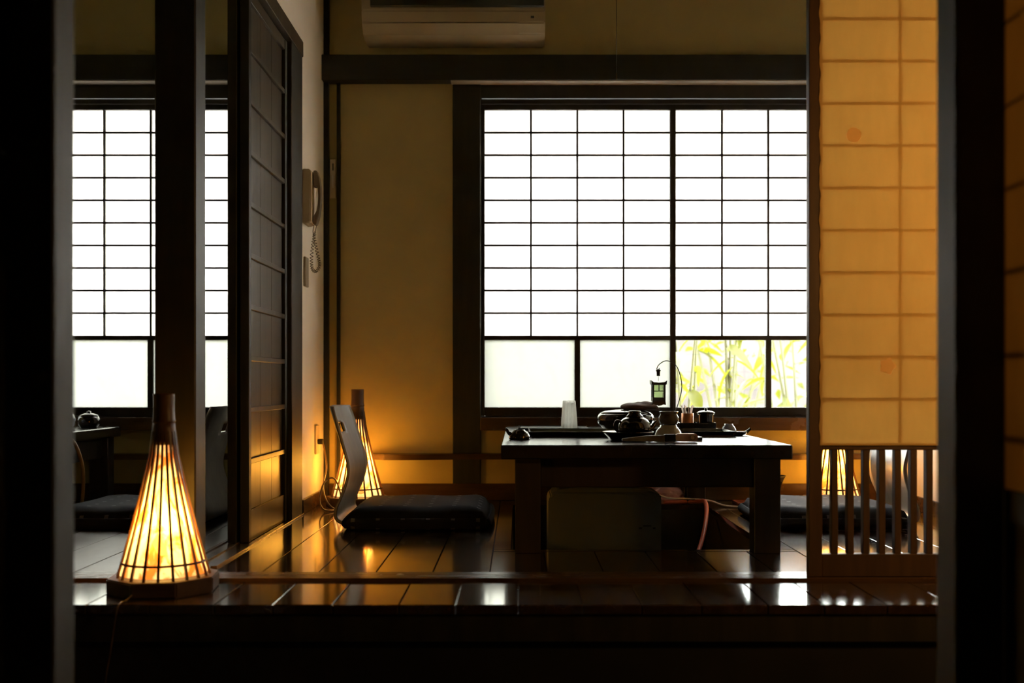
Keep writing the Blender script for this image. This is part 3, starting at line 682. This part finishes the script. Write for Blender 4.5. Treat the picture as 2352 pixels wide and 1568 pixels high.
zr = copy_tree(zs_); zr.location = (1.104, 3.945, 0.0); zr.rotation_euler = (0, 0, PI); tag(zr, 'dark bentwood legless chair behind the screen slats', 'chair', CH)
zn = copy_tree(zs_); zn.location = (1.104+DX, 3.945, 0.0); zn.rotation_euler = (0, 0, PI); tag(zn, 'dark bentwood legless chair peeking out right of the thick pillar', 'chair', CH)
cme = cushion_mesh()
def cushion(loc, rz, label):
    o = link('floor_cushion', cme, None, None, loc, (0, 0, rz)); tag(o, label, 'cushion', CU); return o
cushion((-0.352+0.005, 3.945, 0.0132), 0, 'dark patterned floor cushion on the legless chair left of the table')
cushion((1.104-0.005, 3.945, 0.0132), PI, 'dark patterned floor cushion behind the screen slats, right of the table')
cushion((1.104+DX-0.005, 3.945, 0.0132), PI, 'dark patterned floor cushion in the room next door behind the front lamp')

# ------------------------------------------------------------------ things on the table
def tray(x0, x1, y0, y1, label, mat='black_lacquer', h=0.018, z=TZ, group=None):
    cx, cy = (x0+x1)/2, (y0+y1)/2; a, b = (x1-x0)/2, (y1-y0)/2
    t = empty('serving_tray', (cx, cy, z)); tag(t, label, 'tray', group or 'serving trays on the table')
    box('tray_floor', -a+0.01, a-0.01, -b+0.01, b-0.01, 0.001, 0.006, 'tray_red', t)
    def rim(n, pl, ax, p, q): return prism('rim', pl, ax, p, q, mat, t, bev=0.0012)
    rim('rim', [(-b, h), (-b+0.012, 0.0), (-b+0.016, 0.0), (-b+0.006, h)], 'x', -a, a); rim('rim', [(b, h), (b-0.012, 0.0), (b-0.016, 0.0), (b-0.006, h)], 'x', -a, a)
    rim('rim', [(-a, h), (-a+0.012, 0.0), (-a+0.016, 0.0), (-a+0.006, h)], 'y', -b, b); rim('rim', [(a, h), (a-0.012, 0.0), (a-0.016, 0.0), (a-0.006, h)], 'y', -b, b)
    return t
tray(0.035, 0.36, 3.63, 3.90, 'dark rectangular serving tray on the left, behind the domed black dish')
tray(0.43, 0.735, 3.66, 3.90, 'dark rectangular serving tray on the right, behind the pale grip of the lighter')
tray(0.00, 0.285, 4.14, 4.42, 'thin dark tray under the drinking glass at the back of the table', h=0.009)
# drinking glass upside down on the back tray
gl = lathe('drinking_glass', [(0.0295, 0.0), (0.0310, 0.0), (0.0305, 0.02), (0.0265, 0.075), (0.0240, 0.104), (0.0225, 0.106), (0, 0.106), (0, 0.098), (0.0200, 0.097), (0.0235, 0.06), (0.0270, 0.02), (0.0290, 0.0)], 'tumbler_glass', None, (0.199, 4.24, TZ+0.0065), 112,
           mod=lambda a, i: 1+0.035*math.cos(14*a))
tag(gl, 'clear fluted drinking glass turned upside down at the back of the table', 'glass')
# small domed black dish with a stub handle, left front
dd = empty('sauce_dish', (0.005, 3.50, TZ)); tag(dd, 'small glossy black domed dish with a stub handle near the table left edge', 'dish')
lathe('dish_bowl', [(0.030, 0.0), (0.0345, 0.002), (0.0335, 0.010), (0.028, 0.021), (0.018, 0.028), (0.016, 0.031), (0.0145, 0.031), (0.0135, 0.028), (0, 0.0275)], 'black_lacquer', dd)
tube('handle', spline([(-0.028, 0, 0.016), (-0.036, 0.004, 0.022), (-0.041, 0.006, 0.031), (-0.040, 0.006, 0.035)]), [0.007]*8+[0.006]*8+[0.0055]*9, 'black_lacquer', dd)
# large dark casserole with a brown cloth over it
cp = empty('casserole_pot', (0.405, 4.10, TZ)); tag(cp, 'large dark round casserole pot behind the teapot', 'pot')
lathe('pot_body', [(0, 0.0), (0.062, 0.0), (0.085, 0.010), (0.104, 0.030), (0.108, 0.048), (0.102, 0.062), (0.096, 0.068), (0.090, 0.064), (0, 0.064)], 'dark_glaze', cp, seg=48, mod=lambda a, i: 1+(0.012*math.cos(24*a) if 1 < i < 5 else 0))
lathe('lid', [(0.093, 0.066), (0.096, 0.069), (0.080, 0.075), (0.045, 0.080), (0.020, 0.081), (0.018, 0.081), (0, 0.081)], 'dark_glaze', cp, seg=40)
bm = bmesh.new(); bmesh.ops.create_uvsphere(bm, u_segments=32, v_segments=16, radius=1)
for v in bm.verts:
    x, y, z = v.co; n_ = 0.12*math.sin(5*x+3*y)+0.08*math.sin(9*y-4*z+x*3)+0.05*math.sin(15*x+11*z)
    v.co = (x*0.074*(1+n_*0.4), y*0.055*(1+n_*0.4), (z*0.022 if z > 0 else z*0.010)*(1+n_)-(0.030*max(0, x-0.55)**1.5))
zm = min(v.co.z for v in bm.verts)
for v in bm.verts: v.co.z -= zm
tag(link('folded_cloth', bm_mesh(bm, 'cloth'), 'brown_cloth', None, (0.462, 4.10, TZ+0.0765), smooth=True), 'crumpled brown cloth lying on the casserole pot lid', 'cloth')
# teapot
tp = empty('teapot', (0.372, 3.475, TZ+0.0108)); tp.scale = (0.86, 0.86, 0.76); tag(tp, 'squat dark glazed teapot standing on the dark oval dish', 'teapot')
lathe('teapot_body', [(0, 0), (0.042, 0), (0.046, 0.004), (0.056, 0.018), (0.061, 0.036), (0.058, 0.054), (0.046, 0.071), (0.034, 0.079), (0.030, 0.081), (0, 0.081)], 'dark_glaze', tp, seg=40)
lathe('lid', [(0.031, 0.081), (0.032, 0.084), (0.026, 0.090), (0.0225, 0.094), (0.0215, 0.101), (0.0235, 0.105), (0.020, 0.107), (0, 0.106)], 'dark_glaze', tp, seg=32)
tube('spout', spline([(0.050, 0.01, 0.028), (0.066, 0.014, 0.036), (0.076, 0.016, 0.052), (0.084, 0.018, 0.062)]), [0.013-0.0003*i for i in range(25)], 'dark_glaze', tp, seg=12)
tube('handle', spline([(-0.050, 0.0, 0.060), (-0.066, 0.0, 0.064), (-0.074, 0.0, 0.045), (-0.066, 0.0, 0.024), (-0.055, 0, 0.018)]), 0.0055, 'dark_glaze', tp, seg=10)
od = lathe('oval_dish', [(0, 0.0), (0.050, 0.0), (0.060, 0.003), (0.078, 0.022), (0.082, 0.027), (0.079, 0.027), (0.058, 0.010), (0, 0.0105)], 'dark_glaze', None, (0.350, 3.462, TZ), 40)
tag(od, 'dark glazed shallow dish under the teapot', 'dish')
# stacked upside-down bowls
bw = lathe('rice_bowl', [(0.044, 0.0), (0.0465, 0.001), (0.046, 0.006), (0.040, 0.024), (0.029, 0.037), (0.0275, 0.038), (0.027, 0.043), (0.0245, 0.043), (0.0238, 0.039), (0, 0.039)], 'olive_glaze', None, (0.494, 3.580, TZ), 40)
tag(bw, 'pale olive rice bowl turned upside down right of the teapot', 'bowl')
jr = lathe('small_jar', [(0, 0), (0.022, 0.0), (0.029, 0.004), (0.0335, 0.016), (0.0325, 0.026), (0.028, 0.034), (0.0275, 0.037), (0.0315, 0.042), (0.031, 0.0445), (0.0275, 0.0445), (0.025, 0.036), (0, 0.034)], 'brown_glaze', None, (0.4955, 3.582, TZ+0.0432), 40)
tag(jr, 'small brown glazed jar with flared lip stacked on the olive bowl', 'jar')
# condiment caddy with pots
cd = empty('condiment_caddy', (0.674, 4.13, TZ)); tag(cd, 'dark wooden condiment caddy on the table right of the stacked jar', 'caddy')
box('caddy_floor', -0.066, 0.066, -0.05, 0.05, 0, 0.006, 'black_lacquer', cd, 0.001)
for (a, b, c, e) in ((-0.068, 0.068, -0.052, -0.046), (-0.068, 0.068, 0.046, 0.052), (-0.068, -0.062, -0.046, 0.046), (0.062, 0.068, -0.046, 0.046)):
    box('caddy_side', a, b, c, e, 0.0, 0.032, 'black_lacquer', cd, 0.001)
tn = lathe('toothpick_cup', [(0, 0), (0.021, 0), (0.022, 0.003), (0.023, 0.060), (0.0215, 0.060), (0.0205, 0.006), (0, 0.005)], 'copper_tin', None, (0.642, 4.125, TZ+0.0064), 28)
tag(tn, 'copper coloured toothpick cup in the condiment caddy', 'cup')
for i, (dx_, dy_, tx, ty, L) in enumerate(((-0.012, 0.002, -0.020, 0.004, 0.096), (-0.006, -0.006, -0.012, -0.006, 0.098), (-0.002, 0.008, -0.006, 0.008, 0.093), (0.010, -0.003, 0.016, -0.004, 0.097), (0.007, 0.006, 0.020, 0.008, 0.093), (0.003, -0.008, -0.002, -0.012, 0.090))):
    bx0 = Vector((0.642+dx_*0.5, 4.125+dy_*0.5, TZ+0.013)); tp_ = Vector((0.642+dx_*0.8+tx*0.6, 4.125+dy_+ty*0.4, TZ+L))
    bm = bmesh.new(); add_tube(bm, [Vector((0, 0, 0)), tp_-bx0], 0.0036, 6)
    tag(link('paper_toothpick', bm_mesh(bm, 'pick'), 'pick_paper', None, bx0), 'white paper wrapped toothpick standing in the copper cup', 'toothpick', 'toothpicks in the copper cup')
sp_ = tube('condiment_spoon', [(0.642, 4.118, TZ+0.013), (0.641, 4.116, TZ+0.07), (0.641, 4.116, TZ+0.078), (0.641, 4.116, TZ+0.088)], [0.0025, 0.0025, 0.0065, 0.0060], 'brown_glaze'); tag(sp_, 'small brown spoon handle among the toothpicks', 'spoon')
lp = empty('lidded_pot', (0.712, 4.128, TZ+0.0064)); tag(lp, 'small black lidded pot at the right end of the condiment caddy', 'pot')
lathe('pot_body', [(0, 0), (0.024, 0), (0.026, 0.004), (0.029, 0.030), (0.030, 0.052), (0.0315, 0.060), (0.029, 0.060), (0, 0.058)], 'black_lacquer', lp, seg=32)
lathe('lid', [(0.034, 0.060), (0.0345, 0.062), (0.025, 0.067), (0.008, 0.0705), (0.005, 0.072), (0.0055, 0.077), (0.004, 0.080), (0, 0.0805)], 'black_lacquer', lp, seg=32)
# small upturned bowl and boat dish on the right
ub = lathe('tea_cup', [(0.026, 0.0), (0.0285, 0.001), (0.028, 0.006), (0.022, 0.020), (0.0155, 0.026), (0.0155, 0.031), (0.0135, 0.031), (0.013, 0.027), (0, 0.027)], 'blue_glaze', None, (0.772, 3.99, TZ), 36)
tag(ub, 'small blue grey tea cup turned upside down behind the right tray', 'cup')
bd = empty('spoon_rest', (0.762, 3.755, TZ)); tag(bd, 'small boat shaped dark spoon rest near the table right edge', 'spoon rest')
lathe('rest_bowl', [(0, 0), (0.014, 0), (0.024, 0.006), (0.029, 0.013), (0.0275, 0.014), (0.020, 0.007), (0, 0.005)], 'black_lacquer', bd, seg=28)
tube('handle', spline([(0.022, 0, 0.010), (0.032, 0, 0.016), (0.040, 0, 0.024)]), [0.0055]*8+[0.0048]*9, 'black_lacquer', bd)
# gas lighter at the front edge
li = empty('gas_lighter', (0.430, 3.335, TZ), 0.03); tag(li, 'long handled lighter with pale pink grip at the table front edge', 'lighter')
def cap_poly(x0, x1, z0, z1, r):
    pts = []
    for cx, cz, a0 in ((x1-r, z1-r, 0), (x0+r, z1-r, PI/2), (x0+r, z0+r, PI), (x1-r, z0+r, 3*PI/2)):
        for k in range(6): pts.append((cx+r*math.cos(a0+PI/2*k/5), cz+r*math.sin(a0+PI/2*k/5)))
    return pts
prism('grip', cap_poly(0.050, 0.120, 0.002, 0.026, 0.010), 'y', -0.009, 0.009, 'lighter_grip', li, bev=0.0015)
prism('collar', cap_poly(0.018, 0.052, 0.001, 0.024, 0.003), 'y', -0.0085, 0.0085, 'black_plastic', li, bev=0.001)
prism('body', [(-0.112, 0.003), (0.02, 0.001), (0.02, 0.021), (-0.04, 0.019), (-0.112, 0.011)], 'y', -0.007, 0.007, 'lighter_olive', li, bev=0.0015)
lathe('trigger_ring', [(0.0055, -0.0012), (0.0090, -0.0012), (0.0090, 0.0012), (0.0055, 0.0012), (0.0055, -0.0012)], 'lighter_olive', li, (0.104, -0.0095, 0.014), 20, rot=(PI/2, 0, 0))
# folded paper behind the lighter
fp = prism('folded_paper', [(-0.05, 0.0), (0.032, 0.010), (0.030, 0.012), (-0.05, 0.003), (0.03, 0.0005), (0.028, 0.0)], 'y', -0.035, 0.035, 'stick_white', None, (0.545, 3.43, TZ+0.0002)); tag(fp, 'small folded white paper slip behind the lighter grip', 'paper')
# miniature lantern on a curved wire
ml = empty('wire_lantern', (0.566, 4.02, TZ)); tag(ml, 'miniature lantern hanging from a curved wire stand on the table', 'lantern')
lathe('stand_foot', [(0, 0), (0.022, 0), (0.022, 0.004), (0.006, 0.007), (0, 0.007)], 'wire_black', ml, seg=24)
wire = spline([(0, 0, 0.004), (0.004, 0, 0.045), (0.022, 0, 0.095), (0.037, 0, 0.150), (0.036, 0, 0.195), (0.018, 0, 0.245), (-0.016, 0, 0.263), (-0.042, 0, 0.252), (-0.053, 0, 0.236), (-0.050, 0, 0.228), (-0.043, 0, 0.236)])
tube('wire', wire, 0.0018, 'wire_black', ml, seg=6)
lathe('hook_bead', [(0, 0), (0.0062, 0.0), (0.0068, 0.016), (0.010, 0.020), (0.006, 0.024), (0, 0.025)], 'wire_black', ml, (-0.048, 0, 0.207), 16)
tube('hanging_wire', [(-0.048, 0, 0.208), (-0.048, 0, 0.188)], 0.0008, 'wire_black', ml, seg=5)
prism('roof', [(-0.029, 0.197), (-0.020, 0.190), (0, 0.1885), (0.020, 0.190), (0.029, 0.197), (0.028, 0.182), (0.022, 0.180), (-0.022, 0.180), (-0.028, 0.182)], 'y', -0.026, 0.026, 'wire_black', ml, (-0.048, 0, -0.006))
for a in (-0.021, 0.021):
    for c in (-0.018, 0.018): box('post', -0.048+a-0.003, -0.048+a+0.003, c-0.003, c+0.003, 0.108, 0.175, 'wire_black', ml)
box('lantern_floor', -0.048-0.023, -0.048+0.023, -0.02, 0.02, 0.112, 0.128, 'wire_black', ml)
prism('skirt', [(-0.026, 0.0), (-0.018, 0.004), (-0.010, -0.001), (0, -0.003), (0.010, -0.001), (0.018, 0.003), (0.026, 0.0), (0.024, 0.014), (-0.024, 0.014)], 'y', -0.020, 0.020, 'brown_glaze', ml, (-0.048, 0, 0.100))
for zz in (0.150,): box('crossbar', -0.048-0.018, -0.048+0.018, -0.0195, -0.0165, zz, zz+0.003, 'wire_black', ml)
box('crossbar', -0.048-0.0015, -0.048+0.0015, -0.0195, -0.0165, 0.153, 0.174, 'wire_black', ml)
for c in (-0.0155, 0.0155): box('lantern_pane', -0.048-0.018, -0.048+0.018, c-0.0004, c+0.0004, 0.128, 0.174, 'lantern_glass', ml)

# pots on the table next door
for (dx_, yy, sc, lab, mt) in ((0.725, 4.40, 0.9, 'dark lidded pot on the far end of the table next door', 'dark_glaze'), (0.665, 4.27, 1.15, 'dark round pot on the table next door beside the left post', 'blue_glaze')):
    q = empty('lidded_pot', (dx_+DX, yy, TZ)); tag(q, lab, 'pot')
    lathe('pot_body', [(0, 0), (0.034*sc, 0), (0.045*sc, 0.012*sc), (0.049*sc, 0.034*sc), (0.042*sc, 0.050*sc), (0.036*sc, 0.053*sc), (0, 0.053*sc)], mt, q)
    lathe('lid', [(0.040*sc, 0.053*sc), (0.041*sc, 0.056*sc), (0.020*sc, 0.064*sc), (0.008*sc, 0.066*sc), (0.009*sc, 0.074*sc), (0, 0.076*sc)], mt, q)
tag(tube('gas_hose', spline([(-1.86, 4.05, 0.326), (-1.78, 4.03, 0.325), (-1.66, 4.02, 0.30), (-1.615, 4.02, 0.22), (-1.61, 4.03, 0.12), (-1.63, 4.05, 0.02), (-1.66, 4.07, 0.006)]), 0.007, 'cable_amber'), 'dark hose hanging over the edge of the table next door', 'hose')

# ------------------------------------------------------------------ under and around the table
ht = empty('fan_heater', (0.283, 3.66, -0.42)); tag(ht, 'grey box shaped heater standing in the pit under the table', 'heater')
prism('body', [(-0.185, 0.0), (0.185, 0.0), (0.186, 0.545), (0.183, 0.556), (0.176, 0.560), (-0.160, 0.560), (-0.176, 0.553), (-0.184, 0.538)], 'y', -0.10, 0.10, 'heater_grey', ht, bev=0.006)
prism('top_cover', [(-0.172, 0.0), (0.172, 0.0), (0.150, 0.010), (0.08, 0.018), (-0.08, 0.020), (-0.150, 0.012)], 'y', -0.080, 0.095, 'heater_grey', ht, (0, 0, 0.558), bev=0.003)
for i, (a, b, c, e) in enumerate(((0.112, 0.122, 0.444, 0.449), (0.126, 0.152, 0.452, 0.456), (0.158, 0.166, 0.444, 0.449))): box('maker_mark', a, b, -0.1010, -0.0995, c, e, 'heater_mark', ht)
# pink bag on the ledge
bm = bmesh.new(); bmesh.ops.create_icosphere(bm, subdivisions=4, radius=1)
rb = random.Random(5); dirs = [(Vector((rb.uniform(-1, 1), rb.uniform(-1, 1), rb.uniform(-1, 1))).normalized(), rb.uniform(3, 9), rb.uniform(0, 6)) for _ in range(9)]
for v in bm.verts:
    d = v.co.copy(); n_ = sum(abs(math.sin(d.dot(q)*f+ph)) for q, f, ph in dirs)/9
    r = 0.78+0.42*n_; zz = max(d.z, -0.55)
    v.co = (d.x*0.082*r, d.y*0.042*r, zz*0.052*r)
zm = min(v.co.z for v in bm.verts)
for v in bm.verts: v.co.z = max(v.co.z-zm, 0)
tag(link('plastic_bag', bm_mesh(bm, 'bag'), 'pink_plastic', None, (0.605, 4.53, 0.0005)), 'crumpled pink plastic bag on the ledge under the table', 'bag')
gh = empty('gas_hose', (0.76, 4.40, 0.0)); tag(gh, 'red rubber gas hose hanging into the leg pit', 'hose')
tube('hose', [p-Vector((0.76, 4.40, 0)) for p in spline([(0.60, 4.487, 0.010), (0.70, 4.488, 0.012), (0.735, 4.43, 0.020), (0.750, 4.36, 0.024), (0.735, 4.25, -0.02), (0.69, 4.10, -0.10), (0.62, 3.95, -0.20), (0.55, 3.80, -0.33), (0.52, 3.72, -0.410)])], 0.0085, 'hose_red', gh)
tube('branch_hose', [p-Vector((0.76, 4.40, 0)) for p in spline([(0.675, 4.03, -0.135), (0.64, 3.95, -0.13), (0.59, 3.85, -0.16), (0.535, 3.76, -0.21), (0.50, 3.70, -0.27), (0.473, 3.68, -0.30)])], 0.006, 'hose_red', gh)
tag(tube('white_cable', spline([(0.50, 4.42, 0.075), (0.56, 4.44, 0.050), (0.62, 4.46, 0.030), (0.70, 4.465, 0.026), (0.78, 4.43, 0.022), (0.84, 4.39, 0.006), (0.95, 4.36, 0.004), (1.05, 4.36, 0.004), (1.13, 4.40, 0.006), (1.17, 4.44, 0.012)]), 0.0035, 'cable_white'), 'white cable running along the floor to the lamp behind the screen', 'cable')
# dark basket right of the table
bk = empty('waste_basket', (1.05, 4.53, 0.0)); tag(bk, 'small dark flared basket on a red board right of the table', 'basket')
box('red_board', -0.15, 0.10, -0.055, 0.055, 0.0, 0.010, 'red_board', bk, 0.002)
for k in range(14):
    a = 2*PI*k/14; bm = bmesh.new()
    add_tube(bm, [(0.030*math.cos(a), 0.030*math.sin(a), 0.010), (0.036*math.cos(a), 0.036*math.sin(a), 0.06), (0.050*math.cos(a), 0.050*math.sin(a), 0.098)], 0.0042, 5)
    link('basket_stave', bm_mesh(bm, 'stave'), 'basket_dark', bk)
lathe('basket_rim', [(0.050, 0.092), (0.060, 0.112), (0.064, 0.116), (0.061, 0.117), (0.047, 0.096), (0.050, 0.092)], 'basket_dark', bk)
lathe('basket_floor', [(0, 0.010), (0.033, 0.010), (0.033, 0.020), (0, 0.020)], 'basket_dark', bk)

# ------------------------------------------------------------------ telephone, switch, outlet, air conditioner, pull cord
ph = empty('wall_telephone', (XL, 4.235, 1.22)); tag(ph, 'beige wall telephone with curved handset and coiled cord', 'telephone')
prism('phone_body', [(0.0005, -0.105), (0.018, -0.105), (0.030, -0.098), (0.032, 0.095), (0.028, 0.105), (0.0005, 0.105)], 'y', -0.05, 0.05, 'phone_grey', ph, bev=0.003)
prism('phone_edge', [(0.030, -0.100), (0.034, -0.096), (0.034, 0.094), (0.031, 0.100)], 'y', -0.045, 0.045, 'switch_plate', ph)
outer = [(0.038, 0.104), (0.050, 0.104), (0.059, 0.075), (0.064, 0.035), (0.065, 0.0), (0.063, -0.035), (0.056, -0.078), (0.047, -0.106), (0.036, -0.104)]
inner = [(0.036, -0.075), (0.044, -0.062), (0.050, -0.052), (0.0545, -0.025), (0.056, 0.005), (0.053, 0.040), (0.048, 0.046), (0.040, 0.040), (0.036, 0.050)]
prism('handset', outer+inner, 'y', -0.022, 0.022, 'phone_dark', ph, bev=0.002)
path = spline([(0.036, 0, -0.104), (0.032, 0, -0.13), (0.036, 0, -0.15), (0.030, 0, -0.19), (0.026, 0, -0.24), (0.030, 0, -0.275), (0.044, 0, -0.285), (0.058, 0, -0.262), (0.054, 0, -0.235), (0.044, 0, -0.19), (0.038, 0, -0.15), (0.042, 0, -0.125), (0.046, 0, -0.106)], 24)
hel = []; n = len(path); turns = 46
for i, p in enumerate(path):
    t = i/(n-1); env = 0.0058*min(1, max(0, (t-0.10)/0.06))*min(1, max(0, (0.92-t)/0.06)); a = 2*PI*turns*t
    tg = (path[min(i+1, n-1)]-path[max(i-1, 0)]).normalized(); nn = Vector((0, 1, 0)); bb = tg.cross(nn)
    hel.append(p+nn*math.cos(a)*env+bb*math.sin(a)*env)
tube('coiled_cord', hel, 0.0014, 'phone_dark', ph, seg=5)
box('phone_jack', 0.0005, 0.010, -0.030, 0.030, -0.345, -0.23, 'phone_grey', ph, 0.002)
sw = empty('wall_switch', (-0.793, YB, 1.29)); tag(sw, 'narrow pale switch plate on the strip of tan wall by the corner', 'switch')
box('plate', -0.013, 0.013, -0.008, -0.0005, 0.0, 0.168, 'switch_plate', sw, 0.002); box('rocker', -0.003, 0.006, -0.013, -0.008, 0.045, 0.10, 'stick_white', sw, 0.001); box('label_slot', -0.002, 0.004, -0.009, -0.008, 0.120, 0.150, 'phone_dark', sw)
ou = empty('wall_outlet', (XL, 4.470, 0.21)); tag(ou, 'pale outlet plate with black plug low on the side wall', 'outlet')
box('plate', 0.0005, 0.008, -0.035, 0.035, 0.0, 0.118, 'switch_plate', ou, 0.002); box('plug', 0.008, 0.030, -0.012, 0.012, 0.040, 0.062, 'black_plastic', ou, 0.003)
ac = empty('air_conditioner', (-0.266, YB, 1.935)); tag(ac, 'beige wall mounted air conditioner above the lintel', 'air conditioner')
prism('casing', [(-0.001, 0.0), (-0.10, 0.0), (-0.150, 0.012), (-0.182, 0.050), (-0.196, 0.095), (-0.200, 0.26), (-0.19, 0.275), (-0.001, 0.275)], 'x', -0.378, 0.378, 'ac_white', ac, bev=0.006)
prism('front_panel', [(-0.198, 0.105), (-0.206, 0.110), (-0.206, 0.27), (-0.198, 0.27)], 'x', -0.340, 0.372, 'ac_dark', ac, bev=0.002)  # the dark room it reflects is put into the panel's colour
for (p, q) in (((-0.1835, 0.052), (-0.1955, 0.090)), ((-0.1535, 0.0155), (-0.182, 0.049))):
    dy, dz = q[0]-p[0], q[1]-p[1]; l = math.hypot(dy, dz); ny, nz = -dz/l*0.005, dy/l*0.005
    if ny > 0: ny, nz = -ny, -nz
    prism('flap', [p, q, (q[0]+ny, q[1]+nz), (p[0]+ny, p[1]+nz)], 'x', -0.345, 0.270, 'ac_white', ac, bev=0.001)
bm = bmesh.new(); add_box(bm, 0.318, 0.332, -0.1945, -0.186, 0.066, 0.074, 0.001); link('sensor', bm_mesh(bm, 'sensor'), 'ac_dark', ac)
pc = empty('pull_cord', (0.349, 3.86, 1.576)); tag(pc, 'thin lamp pull cord hanging above the table', 'pull cord')
tube('cord', [(0, 0, 0.02), (0, 0, ZC-1.5765)], 0.0010, 'wire_black', pc, seg=5); lathe('knob', [(0, 0), (0.0028, 0.001), (0.0036, 0.010), (0.002, 0.024), (0, 0.026)], 'brown_glaze', pc, seg=12)

# small pieces that belong to one part of their thing
def sub(child, part):
    child.location = Vector(child.location)-Vector(part.location); child.parent = part
def kids(o, nm): return [c for c in o.children if c.name.split('.')[0] == nm]
for o, part, names in ((ac, 'casing', ('flap', 'sensor')), (ph, 'phone_body', ('phone_edge', 'phone_jack')), (ph, 'handset', ('coiled_cord',)), (sw, 'plate', ('rocker', 'label_slot')),
                       (ou, 'plate', ('plug',)), (ht, 'body', ('maker_mark', 'top_cover')), (li, 'grip', ('trigger_ring',)), (lamp, 'socket', ('bulb',)), (l2, 'socket', ('bulb',)), (l3, 'socket', ('bulb',)), (ml, 'wire', ('hook_bead', 'hanging_wire'))):
    for nm in names:
        for c in kids(o, nm): sub(c, kids(o, part)[0])
